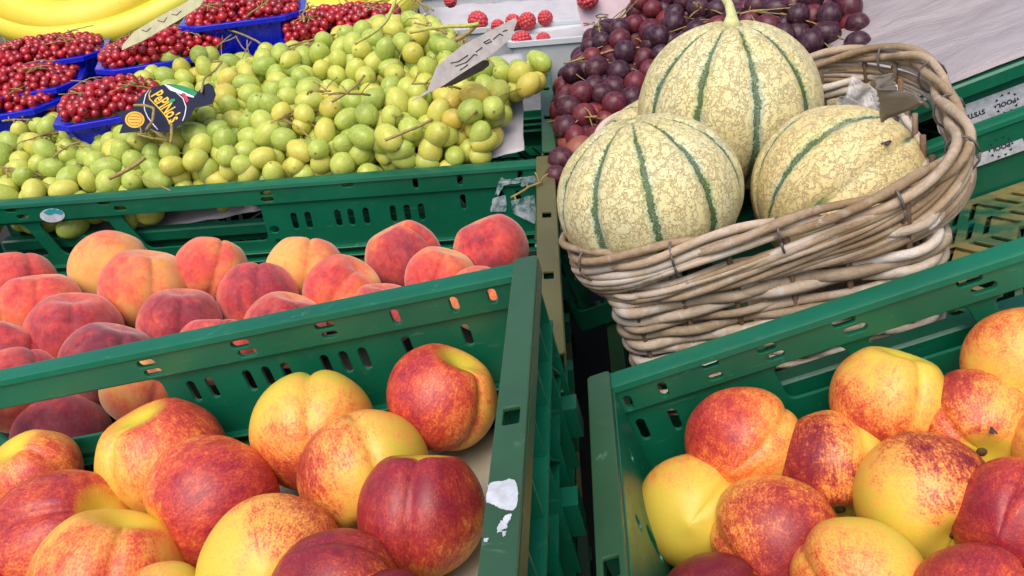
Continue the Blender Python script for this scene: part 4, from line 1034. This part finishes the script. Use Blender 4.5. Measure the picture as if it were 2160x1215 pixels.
# ------------------------------------------------------------------ blue punnets with redcurrants
CURM = [ellipsoid_mesh('currant_berry', .0054, 1.0, M_CUR, 14, 10, s_) for s_ in range(2)]
def oct_path(L, W, c):
    return [(-L/2+c, -W/2), (L/2-c, -W/2), (L/2, -W/2+c), (L/2, W/2-c), (L/2-c, W/2), (-L/2+c, W/2), (-L/2, W/2-c), (-L/2, -W/2+c)]
def punnet(frame, cx, cy, zrim, yaw, L, W, H, label, sprigs, seed, tilt=0, fill=.006):
    M = frame.M @ rot(yaw, tilt, 0); F2 = Frame(frame.w((cx, cy, zrim)), M)
    t_ = thing('berry_punnet', F2.m4((0, 0, -H)), label, 'punnet', 'blue plastic punnets of redcurrants')
    rings = []; cl = L*.16
    prof = [(-.016, -H), (-.014, -H+.0005), (-.0015, -.006), (-.0015, -.002), (.0045, -.0015), (.0050, -.006), (.0058, -.006), (.0056, 0), (.005, .0006), (-.002, .0006), (-.0028, -.003), (-.016, -H+.0022)]
    b = MB(); vs = []; n = 8
    for (o_, z) in prof:
        q = oct_path(L+2*o_, W+2*o_, cl)
        # corners rounded by adding points
        vs += [(x, y, z+H) for x, y in q]
    m_ = len(prof); fs = [(i*n+k, i*n+(k+1) % n, (i+1)*n+(k+1) % n, (i+1)*n+k) for i in range(m_-1) for k in range(n)]
    fs.append(tuple(range(n))); fs.append(tuple((m_-1)*n+k for k in range(n))); b.add(vs, fs)
    o = link('tray', b.mesh('tray', M_BLUE, angle=25), t_); bevel(o, .0012, 2)
    b = MB()
    q0 = oct_path(L-.0315, W-.0315, cl); q1 = oct_path(L-.0020, W-.0020, cl)
    for k in range(n):      # fine vertical ribs on the walls
        a0, a1, b0, b1 = Vector((*q0[k], .002)), Vector((*q0[(k+1) % n], .002)), Vector((*q1[k], H-.007)), Vector((*q1[(k+1) % n], H-.007))
        m2_ = max(2, int((a1-a0).length/.009))
        for j in range(1, m2_):
            u = j/m2_; b.tube([a0.lerp(a1, u), b0.lerp(b1, u)], .0007, 5)
    link('wall_rib', b.mesh('wall_rib', M_BLUE, True), t_)
    rnd = random.Random(seed)
    # sprigs of currants, heaped
    cs = []
    nx_ = len(sprigs)
    pts = []; 
    def S(x, y): return -.004+fill+.016*(1-(2*x/L)**2)*(1-(2*y/W)**2)+.004*mnoise.noise(Vector((x*40, y*40, seed)))
    for Lr in range(2):
        lp = []; tr = 0
        while tr < 3500:
            tr += 1
            x = rnd.uniform(-L/2+.006, L/2-.006); y = rnd.uniform(-W/2+.006, W/2-.006)
            if abs(x)/(L/2)+abs(y)/(W/2) > 1.62: continue
            z = S(x, y)-Lr*.0075+rnd.uniform(-.002, .0025)
            if any((q[0]-x)**2+(q[1]-y)**2+(q[2]-z)**2*.7 < .0091**2 for q in lp): continue
            X, Y, d = proj(F2.w((x, y, z)))
            if X < -40 or Y < -40: continue
            lp.append((x, y, z))
        pts += lp
    groups = [[] for _ in sprigs]
    for p in pts:
        k = min(range(len(sprigs)), key=lambda i: (sprigs[i][0]*L-p[0])**2+(sprigs[i][1]*W-p[1])**2); groups[k].append(p)
    for k, (sx, sy, lab) in enumerate(sprigs):
        if len(groups[k]) < 4: continue
        base = Vector((sx*L, sy*W, -.02)); c_ = thing('redcurrant_sprig', F2.m4(base), lab, 'redcurrants', 'redcurrant sprigs in the blue punnets')
        b = MB(); top = Vector((0, 0, S(sx*L, sy*W)+.02+.002))
        for e in range(3):
            a = rnd.uniform(0, 6.28); ln = rnd.uniform(.012, .034)
            branch(b, top+Vector((-math.cos(a)*ln*.7, -math.sin(a)*ln*.7, .001)), top+Vector((math.cos(a)*ln, math.sin(a)*ln, .004+rnd.uniform(0, .006))), .0008, .0006, rnd, .004, 6, 5)
        link('stem', b.mesh('stem', M_STEM, True), c_)
        for p in groups[k][:99]:
            o = bpy.data.objects.new('berry', rnd.choice(CURM)); C.objects.link(o); o.parent = c_; s_ = rnd.uniform(.85, 1.18)
            o.matrix_local = Matrix.LocRotScale(Vector(p)-base, rand_quat(rnd), Vector((s_, s_, s_)))
    return F2
def spr(where, n):
    names = {1: [(0, 0, 'redcurrants filling the %s')], 2: [(-.2, 0, 'left half of the redcurrants in the %s'), (.2, 0, 'right half of the redcurrants in the %s')],
             4: [(-.25, -.22, 'redcurrant sprig at the front left of the %s'), (.25, -.22, 'redcurrant sprig at the front right of the %s'), (-.25, .25, 'redcurrant sprig at the back left of the %s'), (.25, .25, 'redcurrant sprig at the back right of the %s')]}
    return [(a, b_, l % where) for a, b_, l in names[n]]
def place(px, py, z, **k): P_, t = FP.hit(px, py, 2, z); return P_
YW = 20
def punnet_at(px, py, z, L, W, H, label, where, n, seed, yaw=YW, tilt=0, fill=.006):
    """px,py: pixel of the rim's front right corner region"""
    P_ = place(px, py, z); M = rot(yaw, 0, 0); c_ = M @ Vector((-L/2, W/2, 0))
    return punnet(FP, P_.x+c_.x, P_.y+c_.y, z, yaw, L, W, H, label, spr(where, n), seed, tilt, fill)
punnet_at(112, 222, .050, .17, .105, .060, 'blue punnet cut by the left frame edge, nearest and lowest', 'lowest punnet at the left frame edge', 4, 21)
punnet_at(158, 178, .062, .17, .105, .060, 'blue punnet second from the front in the left column', 'second punnet of the left column', 4, 22)
punnet_at(212, 112, .078, .17, .11, .060, 'blue punnet just below the bananas at the far left', 'punnet just below the bananas', 4, 23)
punnet_at(345, 229, .050, .115, .115, .060, 'blue punnet left of the black bird shaped tag', 'punnet left of the black tag', 4, 24, fill=.012)
punnet_at(480, 108, .078, .155, .10, .055, 'blue punnet behind, crossed by the cream price card', 'punnet crossed by the cream card', 4, 25, fill=.012)
punnet_at(632, 28, .108, .150, .12, .078, 'deep blue punnet standing highest, above the green grapes', 'highest punnet above the grapes', 4, 26, yaw=12)
punnet_at(862, 62, .078, .16, .10, .055, 'blue punnet at the back, right of the highest one', 'punnet right of the highest one', 4, 27, yaw=12, fill=.014)

# ------------------------------------------------------------------ bananas
def banana_bunch(fr, fingers, label):
    P0 = fr.w(fingers[0][0][0]); t_ = thing('banana_bunch', Matrix.Translation(P0), label, 'bananas', 'banana bunches at the back')
    for (pts, R, green) in fingers:
        W_ = [fr.w(p)-P0 for p in pts]; n = 22; b = MB(); cs = []; rs = []
        for i in range(n+1):           # quadratic/cubic through control points
            u = i/n; k = len(W_)-1; f_ = u*k; a = min(int(f_), k-1); v = f_-a
            p0, p1, p2, p3 = W_[max(a-1, 0)], W_[a], W_[a+1], W_[min(a+2, k)]
            cs.append(.5*((2*p1)+(-p0+p2)*v+(2*p0-5*p1+4*p2-p3)*v*v+(-p0+3*p1-3*p2+p3)*v**3))
            e = min(u, 1-u); rs.append(R*(1-math.exp(-(e/.07))*.82))
        ns_ = 15; vs = []; up = None
        for i, p in enumerate(cs):
            t__ = (cs[min(i+1, n)]-cs[max(i-1, 0)]).normalized(); up = up or t__.orthogonal(); up = (up-t__*up.dot(t__)).normalized(); bn = t__.cross(up)
            for j in range(ns_):
                a = 2*math.pi*j/ns_; rr_ = rs[i]*(1+.035*math.cos(5*a)); vs.append(p+up*math.cos(a)*rr_+bn*math.sin(a)*rr_)
        fs = [(i*ns_+j, i*ns_+(j+1) % ns_, (i+1)*ns_+(j+1) % ns_, (i+1)*ns_+j) for i in range(n) for j in range(ns_)]+[tuple(range(ns_)), tuple(n*ns_+j for j in range(ns_))]
        b.add(vs, fs); o = link('banana', b.mesh('banana', M_BAN, True), t_); o['green'] = float(green)
    return t_
def bp(*a):       # pixel, height -> frame coordinates
    return [FP.hit(x, y, 1, yy)[0] for x, y, yy in a]
banana_bunch(FP, [(bp((-60, -40, .50), (30, 20, .47), (150, 45, .45), (270, 10, .46), (330, -60, .48)), .030, .05),
                  (bp((-60, 20, .47), (40, 62, .45), (170, 78, .43), (290, 50, .44), (400, -10, .47), (425, -60, .5)), .022, .55),
                  (bp((80, -70, .53), (120, -20, .52), (220, -15, .51), (300, -60, .52)), .026, .0)], 'yellow banana bunch in the top left corner behind the redcurrants')
banana_bunch(FP, [(bp((300, 100, .50), (360, 60, .51), (430, 5, .53), (470, -60, .55)), .022, .05), (bp((330, -60, .56), (390, 20, .55), (420, -20, .56), (450, -80, .57)), .022, .3)], 'banana bunch behind the cream price card')
banana_bunch(FP, [(bp((600, -50, .56), (665, 25, .54), (740, 18, .53), (800, -60, .54)), .026, .0), (bp((700, 40, .53), (790, 36, .52), (850, 5, .53), (880, -60, .54)), .022, .65), (bp((640, 50, .52), (700, 52, .51), (790, 20, .52), (830, -60, .53)), .018, .2)],
             'banana bunch behind the highest blue punnet, one finger green')

# ------------------------------------------------------------------ raspberry trays
def tray(x0, x1, y0, y1, z0, z1, label):
    cx, cy = (x0+x1)/2, (y0+y1)/2; t_ = thing('berry_tray', FP.m4((cx, cy, z0)), label, 'tray', 'white raspberry trays')
    L, W, H = x1-x0, y1-y0, z1-z0; b = MB(); vs = []; n = 24; prof = [(-.006, 0), (-.001, H-.008), (.0025, H-.007), (.0025, H), (-.0035, H), (-.005, H-.004), (-.010, .004)]
    for (o_, z) in prof:
        q = rrect(-L/2-o_, L/2+o_, -W/2-o_, W/2+o_, .012, 5); vs += [(x, y, z) for x, y in q]
    fs = [(i*n+k, i*n+(k+1) % n, (i+1)*n+(k+1) % n, (i+1)*n+k) for i in range(len(prof)-1) for k in range(n)]+[tuple(range(n)), tuple((len(prof)-1)*n+k for k in range(n))]
    b.add(vs, fs); o = link('box', b.mesh('box', M_FOAM, angle=40), t_); return t_
tray(-.045, .105, .385, .455, -.035, .028, 'white tray with raspberries on tissue, nearest the dark grapes')
tray(-.188, .10, .462, .60, -.035, .034, 'white tray with raspberries behind the nearest white tray')
tray(-.200, .10, .61, .75, -.035, .06, 'rear white raspberry tray at the top frame edge')
tray(.108, .25, .47, .62, -.02, .045, 'white tray behind the pink price card')
sheet('tissue', FP, [(-.038, .390, .018), (.098, .390, .018), (.098, .452, .024), (-.038, .452, .024)], 30, 12, .003, M_PAPER, 'white tissue inside the nearest raspberry tray', 'tissue', 8, scale=30)
sheet('tissue', FP, [(-.178, .468, .014), (.092, .468, .016), (.092, .592, .040), (-.178, .592, .044)], 40, 20, .004, M_PAPER, 'white tissue inside the middle raspberry tray', 'tissue', 9, scale=30)
def raspberry(px, py, z, R, label):
    P_, t = FP.hit(px, py, 2, z); t_ = None; b = MB(); rnd = random.Random(px)
    # one lumpy mesh of drupelets
    for i in range(6):
        th = .25+2.3*i/5; rr_ = math.sin(th)*R; k_ = max(1, int(2*math.pi*rr_/(R*.50)))
        for j in range(k_):
            a = 2*math.pi*(j+.5*(i % 2))/k_; c_ = Vector((rr_*math.cos(a)*.85, rr_*math.sin(a)*.85, math.cos(th)*R*1.0)); r2 = R*.36
            vs = []; 
            for u in range(6):
                for v in range(8):
                    t1 = math.pi*u/5; p1 = 2*math.pi*v/8; vs.append(c_+Vector((math.sin(t1)*math.cos(p1), math.sin(t1)*math.sin(p1), math.cos(t1)))*r2)
            b.add(vs, [(u*8+v, (u+1)*8+v, (u+1)*8+(v+1) % 8, u*8+(v+1) % 8) for u in range(5) for v in range(8)])
    o = link('raspberry', b.mesh('raspberry', M_RASP, True)); q = (FP.M @ rot(rnd.uniform(0, 90), rnd.uniform(50, 100), 0)).to_4x4(); q.translation = FP.w(P_); o.matrix_world = q
    tag(o, label, 'raspberry', 'raspberries on white tissue')
raspberry(1008, 44, .040, .0125, 'largest raspberry, alone at the left on the middle tray tissue')
raspberry(1082, 46, .040, .0098, 'raspberry left of the pair in the middle tray')
raspberry(1112, 45, .040, .0112, 'raspberry in the middle of the middle tray row')
raspberry(1150, 38, .040, .0098, 'rightmost raspberry in the middle tray, near the pink card')
raspberry(1050, 55, .036, .0085, 'raspberry sliver peeking over the tray edge beside the largest one')
raspberry(1100, 84, .024, .0110, 'raspberry in the nearest white tray, left one')
raspberry(1146, 82, .022, .0080, 'raspberry sliver in the nearest white tray, right one')
raspberry(950, 2, .085, .008, 'raspberry at the top frame edge in the rear tray, left one')
raspberry(1240, -2, .075, .012, 'raspberry at the top frame edge above the pink card')

# ------------------------------------------------------------------ cards, tags, stickers
def card(name, pts_px, P0, nrm_, mat, label, cat, thick=.0006, parent=None, lift=0):
    """a flat card of real thickness lying in the plane (P0, normal)"""
    nrm_ = Vector(nrm_).normalized(); X = Vector(CR); X = (X-nrm_*X.dot(nrm_)).normalized(); Y = nrm_.cross(X)
    out = []
    for (x, y) in pts_px:
        r = ray(x, y); t = (P0-CAMV).dot(nrm_)/r.dot(nrm_); q = CAMV+r*t-P0; out.append((q.dot(X), q.dot(Y)))
    me = plate(out, [], thick, min(.0001, thick*.2)); b = MB(); b.merge_mesh(me, Matrix.Translation((0, 0, lift)))
    me = b.mesh(name, mat); M = Matrix((X, Y, nrm_)).transposed().to_4x4(); M.translation = P0
    if parent is None:
        o = link(name, me, None, M)
        if label: tag(o, label, cat)
    else:
        o = link(name, me, parent); o.matrix_local = parent.matrix_world.inverted() @ M
    return o, M, X, Y
def on_card(px, py, M):
    P0 = M.translation; n_ = Vector((M[0][2], M[1][2], M[2][2])); r = ray(px, py); t = (P0-CAMV).dot(n_)/r.dot(n_)
    return M.inverted() @ (CAMV+r*t)
def c3(pts, ox=0, oy=0): return [(ox+x/3, oy+y/3) for x, y in pts]
def stroke(b, M, pts, r=.0004, z=.0006):
    q = [on_card(x, y, M) for x, y in pts]; b.tube([(p.x, p.y, z) for p in q], r, 5)
def card_text(txt, M, pA, pB, h, mat, name, parent, z=.0005, bold=0):
    """text running from pixel pA to pixel pB"""
    a, b_ = on_card(*pA, M), on_card(*pB, M); d = b_-a; me = text_mesh(txt, 1, .02, 'LEFT', 0, bold); xs = [v.co.x for v in me.vertices]; W_ = max(xs)-min(xs)
    sx = math.hypot(d.x, d.y)/W_; ang = math.atan2(d.y, d.x); q = MB()
    q.merge_mesh(me, Matrix.Translation((a.x, a.y, z)) @ Matrix.Rotation(ang, 4, 'Z') @ Matrix.Diagonal((sx, h, .008, 1)))
    o = link(name, q.mesh(name, mat), parent); return o
# black bird shaped tag
t0 = tag(thing('grape_tag', Matrix.Translation(Vector((0, 0, 0))), 'black bird shaped tag with yellow Pepino\'s lettering lying on the green grapes', 'tag'), None, None)
pc_, dd = FP.hitplane(350, 235, .070, .065, .27); P0 = FP.w(pc_)
n0 = (FP.M @ Vector((-.10, -.42, .9))).normalized()
X = Vector(CR); X = (X-n0*X.dot(n0)).normalized(); Y = n0.cross(X); MT = Matrix((X, Y, n0)).transposed().to_4x4(); MT.translation = P0
t0.matrix_world = MT; bpy.context.view_layer.update()
card('card', c3([(755, 845), (785, 770), (738, 712), (845, 690), (868, 640), (905, 590), (975, 550), (1060, 533), (1150, 542), (1215, 565), (1255, 582), (1290, 540), (1320, 526), (1350, 545), (1366, 600), (1345, 650), (1300, 670), (1230, 682), (1205, 735), (1160, 772), (1120, 800), (1075, 835), (985, 832), (905, 826)]), P0, n0, M_NAVY, None, None, .0007, t0)
def orn(name, pts, mat, z=.0006, th=.0003):
    return card(name, c3(pts), P0, n0, mat, None, None, th, t0, z)
orn('green_print', [(1060, 540), (1150, 545), (1215, 567), (1250, 590), (1235, 612), (1180, 585), (1110, 560)], M_GINK)
orn('white_print', [(1040, 537), (1062, 541), (1110, 562), (1180, 590), (1232, 614), (1225, 622), (1150, 600), (1080, 575)], M_WINK, .0008)
orn('red_print', [(1150, 590), (1175, 595), (1198, 640), (1185, 655), (1160, 615)], M_RINK, .0008)
b = MB(); L0 = P0
stroke(b, MT, c3([(945, 572), (925, 600), (912, 650), (918, 700), (938, 745), (980, 800), (1000, 822)]), .0006)
stroke(b, MT, c3([(1120, 590), (1160, 625), (1180, 680), (1172, 730), (1158, 768)]), .0006)
link('white_line', b.mesh('white_line', M_WINK, True), t0)
b = MB(); stroke(b, MT, c3([(958, 575), (945, 600), (950, 630), (990, 670), (1020, 700), (1060, 750), (1078, 790)]), .00075)
link('yellow_line', b.mesh('yellow_line', M_YINK, True), t0)
card_text("PePINo's", MT, (328.5, 197), (371, 254), .0200, M_YINK, 'lettering', t0, .0007, .02)
orn('orange_seal', [(855+62*math.cos(a/20*6.283), 760+52*math.sin(a/20*6.283)) for a in range(20)], M_OINK)
b = MB(); stroke(b, MT, c3([(855+48*math.cos(a/20*6.283), 760+40*math.sin(a/20*6.283)) for a in range(21)]), .0003, .0009)
for a in range(3): stroke(b, MT, c3([(820, 740+a*18), (890, 745+a*18)]), .0003, .0009)
link('seal_print', b.mesh('seal_print', M_STALK, True), t0)
orn('leaf_print', [(1070, 655), (1080, 632), (1108, 628), (1112, 640), (1095, 652)], M_GINK, .0009)
# a stalk lying over the tag
def stalk(px_pts, z, r, mat, label, cols=True):
    pts = []
    for x, y, dz in px_pts:
        p_, _ = FP.hitplane(x, y, .018+dz, .065, .27); pts.append(FP.w(p_))
    c_ = pts[0]; b = MB(); n = 5; q = []
    for i in range(len(pts)-1):
        for k in range(n): q.append(pts[i].lerp(pts[i+1], k/n)-c_)
    q.append(pts[-1]-c_)
    q = [q[0]]+[(q[i-1]+q[i]*2+q[i+1])/4 for i in range(1, len(q)-1)]+[q[-1]]
    b.tube(q, [r*.72*(1+.25*mnoise.noise(Vector((i*.7, 1, r*1000)))) for i in range(len(q))], 8)
    o = link('grape_stalk', b.mesh('grape_stalk', mat, True)); o.location = c_; return tag(o, label, 'stalk')
stalk([(283, 222, .062), (305, 222, .066), (325, 228, .064), (322, 255, .060), (308, 275, .050)], 0, .0020, M_STEM, 'brown grape stalk hooked over the lower left of the black tag')
stalk([(448, 130, .062), (470, 128, .060), (452, 150, .056), (430, 165, .060), (425, 195, .060)], 0, .0018, M_STEM, 'brown stalk with a cut end at the head of the black tag')
stalk([(362, 262, .060), (362, 285, .056), (360, 302, .050)], 0, .0022, M_STEM, 'short stalk standing at the right foot of the black tag')
stalk([(232, 376, .034), (262, 362, .040), (290, 345, .042), (307, 332, .044)], 0, .0028, M_STEM, 'thick tan stalk lying on the grapes at the lower left of the heap')
stalk([(285, 368, .038), (315, 382, .034), (345, 395, .030), (360, 402, .028)], 0, .0010, M_STEM, 'thin tan stalk ending at the peach crate rail')
stalk([(812, 296, .050), (845, 282, .052), (880, 268, .054), (912, 252, .054)], 0, .0022, M_STEM, 'brown stalk lying above the yellow green bunch at the right')
stalk([(700, 215, .058), (725, 200, .060), (752, 180, .062), (768, 160, .06)], 0, .0020, M_STEM, 'ochre stalk in the middle of the grape heap')
stalk([(748, 92, .070), (790, 68, .078), (815, 45, .085), (832, 8, .095), (835, -20, .10)], 0, .0026, M_STEMG, 'long yellow green stalk rising to the top frame edge')
stalk([(865, 68, .070), (905, 60, .074), (950, 55, .078), (985, 55, .080), (1010, 50, .082)], 0, .0030, M_STEMG, 'thick pale green stalk reaching over the raspberry tray')
stalk([(852, 48, .072), (862, 38, .078), (882, 38, .08), (892, 52, .078)], 0, .0014, M_STEMG, 'curled tendril at the back of the grape heap')
stalk([(960, 85, .070), (985, 72, .074), (1002, 55, .078)], 0, .0034, M_STEM, 'stubby tan stalk end beside the grey price card')
stalk([(1000, 100, .074), (1020, 80, .08), (1032, 64, .086)], 0, .0024, M_STEM, 'olive stalk tip behind the grey price card')
# price cards
def pcard(pts, px, py, dz, nloc, mat, label, th=.0010):
    p_, _ = FP.hitplane(px, py, .018+dz, .065, .27); P0 = FP.w(p_); n_ = (FP.M @ Vector(nloc)).normalized()
    t_ = thing('price_card', Matrix.Translation(P0), label, 'price card'); X = Vector(CR); X = (X-n_*X.dot(n_)).normalized(); Y = n_.cross(X)
    M_ = Matrix((X, Y, n_)).transposed().to_4x4(); M_.translation = P0; t_.matrix_world = M_; bpy.context.view_layer.update()
    card('card', pts, P0, n_, mat, None, None, th, t_); return t_, M_
t1, M1 = pcard(c3([(772, 318), (780, 280), (850, 200), (1000, 110), (1150, 30), (1215, -10), (1300, -10), (1265, 42), (1130, 130), (900, 262)]), 340, 50, .085, (-.45, -.75, .35), M_CARD, 'cream price card leaning over the redcurrants, seen nearly edge on')
b = MB()
for pts in ([(900, 190), (930, 200), (960, 175)], [(1000, 130), (1040, 140), (1060, 110)], [(1090, 90), (1120, 96), (1150, 70)]): stroke(b, M1, c3(pts), .0005, .0007)
link('handwriting', b.mesh('handwriting', M_STEMD, True), t1)
t2, M2 = pcard(c3([(430, 648), (545, 572), (572, 500), (602, 420), (760, 290), (930, 200), (1100, 112), (1112, 130), (1075, 242), (955, 345), (800, 440), (640, 545)], 720), 975, 130, .080, (.30, -.80, .40), M_CARDG, 'grey torn price card with scribbled writing stuck in the grapes by its long point')
b = MB()
for pts in ([(690, 400), (740, 390), (800, 350)], [(720, 420), (790, 395), (840, 345), (860, 350)], [(900, 270), (935, 250), (950, 262), (915, 278), (900, 268)], [(960, 250), (1000, 215), (1020, 225)], [(1020, 200), (1050, 190)], [(750, 445), (800, 410)], [(850, 330), (890, 300)]):
    stroke(b, M2, c3(pts, 720), .0006, .0007)
link('handwriting', b.mesh('handwriting', M_INK, True), t2)
p_, _ = FP.hitplane(975, 158, .078, .065, .27); P0w = FP.w(p_)
card('wooden_disc', c3([(610, 552), (650, 500), (720, 450), (800, 410), (880, 385), (930, 385), (936, 410), (900, 440), (820, 480), (720, 530), (640, 550)], 720), P0w, (FP.M @ Vector((.2, -.75, .55))), M_WOODD, 'dark oval wooden disc under the grey price card', 'disc', .004)
p_, _ = FP.hit(1270, 35, 1, .40); P0p = FP.w(p_)
o_, M3, _, _ = card('price_card', c3([(1478, -30), (1862, -30), (1852, 168), (1525, 196)], 720), P0p, (FP.M @ Vector((.0, -.9, .35))), M_PINKC, 'pale pink price card with faint looping handwriting above the white tray', 'price card', .0008)
b = MB()
for pts in ([(1530, 150), (1560, 145), (1560, 160), (1535, 162), (1580, 150), (1600, 140), (1605, 165)], [(1610, 100), (1640, 88), (1690, 95), (1680, 110), (1620, 112), (1610, 100)], [(1815, 50), (1830, 35), (1835, 70), (1850, 50)]):
    stroke(b, M3, c3(pts, 720), .0006, .0006)
hw = link('handwriting', b.mesh('handwriting', M_WOODD, True), o_)

# marks on the crates: children of the crates they are stuck to
crates = [o for o in bpy.data.objects if o.name.startswith('plastic_crate') and o.type == 'EMPTY']
def by_label(w_): return next(o for o in crates if w_ in o['label'])
bpy.context.view_layer.update()
def stuck(name, crate_o, frame, axis, val, pts_px, mat, th=.0004, off=0):
    loc = [frame.hit(x, y, axis, val)[0] for x, y in pts_px]
    pl = [(p.x, p.y) if axis == 2 else (p.x, p.z) for p in loc]
    me = plate(pl, [], th, th*.2); b = MB(); c0 = Matrix.Translation((0, 0, val+off)) if axis == 2 else Matrix.Translation((0, val+off, 0)) @ BACK
    b.merge_mesh(me, c0); o = link(name, b.mesh(name, mat), crate_o)
    o.matrix_local = crate_o.matrix_world.inverted() @ frame.m4(); return o
ca = by_label('torn white sticker')
def jag(pts, j, seed):
    r_ = random.Random(seed); out = []
    for i, p in enumerate(pts):
        q = pts[(i+1) % len(pts)]
        for k in range(4):
            u = k/4; out.append((p[0]*(1-u)+q[0]*u+r_.uniform(-j, j), p[1]*(1-u)+q[1]*u+r_.uniform(-j, j)))
    return out
zt = .0044
stuck('torn_sticker', ca, FF, 2, zt, jag(c3([(925, 650), (940, 628), (1045, 606), (1080, 602), (1105, 618), (1118, 690), (1110, 770), (1090, 795), (1040, 800), (1000, 785), (965, 765), (918, 752)], 720, 810), 1.5, 2), M_WHITE)
stuck('torn_sticker', ca, FF, 2, zt, jag(c3([(1045, 830), (1075, 822), (1070, 850), (1045, 890), (1050, 905), (1010, 935), (985, 940), (982, 905), (1010, 870)], 720, 810), 2, 3), M_WHITE)
stuck('torn_sticker', ca, FF, 2, zt, jag(c3([(1018, 935), (1045, 930), (1040, 955), (1020, 968)], 720, 810), 1, 4), M_WHITE)
stuck('torn_sticker', ca, FF, 2, zt, jag(c3([(900, 975), (930, 975), (925, 1000), (905, 1000)], 720, 810), 1, 5), M_WHITE)
mt, t_n, bb = new_mat('sticker_residue'); N = NB(t_n); Pn = N.obj(); nn = N.noise(Pn, 60, 6, .7, 1.5)
t_n.links.new(N.mix(N.map(nn, .4, .62), (.03, .13, .11), (.50, .58, .62)), bb.inputs['Base Color']); setp(bb, rough=.5); M_RES = mt
cp = by_label('fuzzy red peaches')
stuck('label_residue', cp, FP, 1, -.0034, jag([(1056, 374), (1070, 378), (1128, 370), (1132, 388), (1100, 394), (1098, 384), (1062, 392), (1052, 412), (1044, 410)], 1.5, 6), M_RES, off=0)
stuck('label_residue', cp, FP, 1, .0000, jag([(1040, 418), (1066, 412), (1070, 430), (1068, 446), (1034, 447)], 1.2, 8), M_RES)
stuck('label_residue', cp, FP, 1, .0000, jag([(1078, 425), (1112, 415), (1128, 412), (1130, 472), (1112, 466), (1082, 450)], 1.5, 7), M_RES)
stuck('oval_sticker', cp, FP, 1, -.0033, [(110.5+26.5*math.cos(a/24*6.283), 454.5+14.5*math.sin(a/24*6.283)) for a in range(24)], M_WHITE)
stuck('oval_sticker_print', cp, FP, 1, -.0037, jag([(92, 448), (98, 443), (112, 440), (126, 443), (133, 449), (128, 453), (116, 450), (108, 454), (96, 452)], .8, 4), M_TEAL, th=.0003)
# pool stickers, upside down lettering
def pool_sticker(frame, crate_o, yv, pA, pB, h, name='sticker'):
    a = frame.hit(*pA, 1, yv)[0]; b_ = frame.hit(*pB, 1, yv)[0]; z_ = (a.z+b_.z)/2; Ln = .102; x0_ = a.x-.056
    q = MB(); q.merge_mesh(plate(rrect(x0_, x0_+Ln, z_-h/2, z_+h/2, h*.42, 6), [], .0005, .0001), Matrix.Translation((0, yv, 0)) @ BACK)
    st = link(name, q.mesh(name, M_WHITE), crate_o); st.matrix_local = crate_o.matrix_world.inverted() @ frame.m4()
    m_ = MB(); W2 = Matrix(((1, 0, 0, 0), (0, 0, -1, 0), (0, 1, 0, 0), (0, 0, 0, 1)))       # face towards -y
    for txt, cx, sz in (('EURO', .080, .0058), ('POOL', .0555, .0056), ('SYSTEM', .0285, .0058)):
        me = text_mesh(txt, sz, .0002, 'CENTER', 0, .00012); m_.merge_mesh(me, Matrix.Translation((x0_+cx, yv-.0005, z_)) @ W2 @ Matrix.Rotation(math.pi, 4, 'Z'))
    for k in range(10):
        a_ = k/10*6.283; c_ = (x0_+.0555+.0088*math.cos(a_), z_+.0082*math.sin(a_)); s_ = .0015
        m_.merge_mesh(plate([(c_[0]+s_*math.cos(a_+1.57), c_[1]+s_*math.sin(a_+1.57)), (c_[0]+s_*math.cos(a_+3.9), c_[1]+s_*math.sin(a_+3.9)), (c_[0]+s_*math.cos(a_-.8), c_[1]+s_*math.sin(a_-.8))], [], .0003, .00005), Matrix.Translation((0, yv-.0005, 0)) @ BACK)
    o = link('print', m_.mesh('print', M_INK), st); return st
ch = by_label('behind the wicker basket'); ce = by_label('slotted floor')
pool_sticker(FR, ch, .2875, (2124, 216), (2124, 216), .0225)
pool_sticker(FR, ce, .2595, (2112, 309), (2112, 309), .0205)
# a fly on a nectarine of the right crate, a brown board between the columns
for o in bpy.data.objects:
    if o.get('label', '').startswith('nectarine with a crimson upper left'):
        sk_ = o.children[0]; R_ = max(v.co.length for v in sk_.data.vertices); fly(on_sphere(2092, 912, o.matrix_world.translation, R_*.97), 'small dark fly on the nectarine with the crimson upper left', .8, 1.2)
b = MB(); b.box(-.010, .004, -.006, .006, -.22, -.0)
o = link('wooden_post', b.mesh('wooden_post', M_BROWN)); o.matrix_world = FR.m4((-.018, .13, -.14)); tag(o, 'brown wooden post in the dark gap between the two crate columns', 'post'); bevel(o, .001)
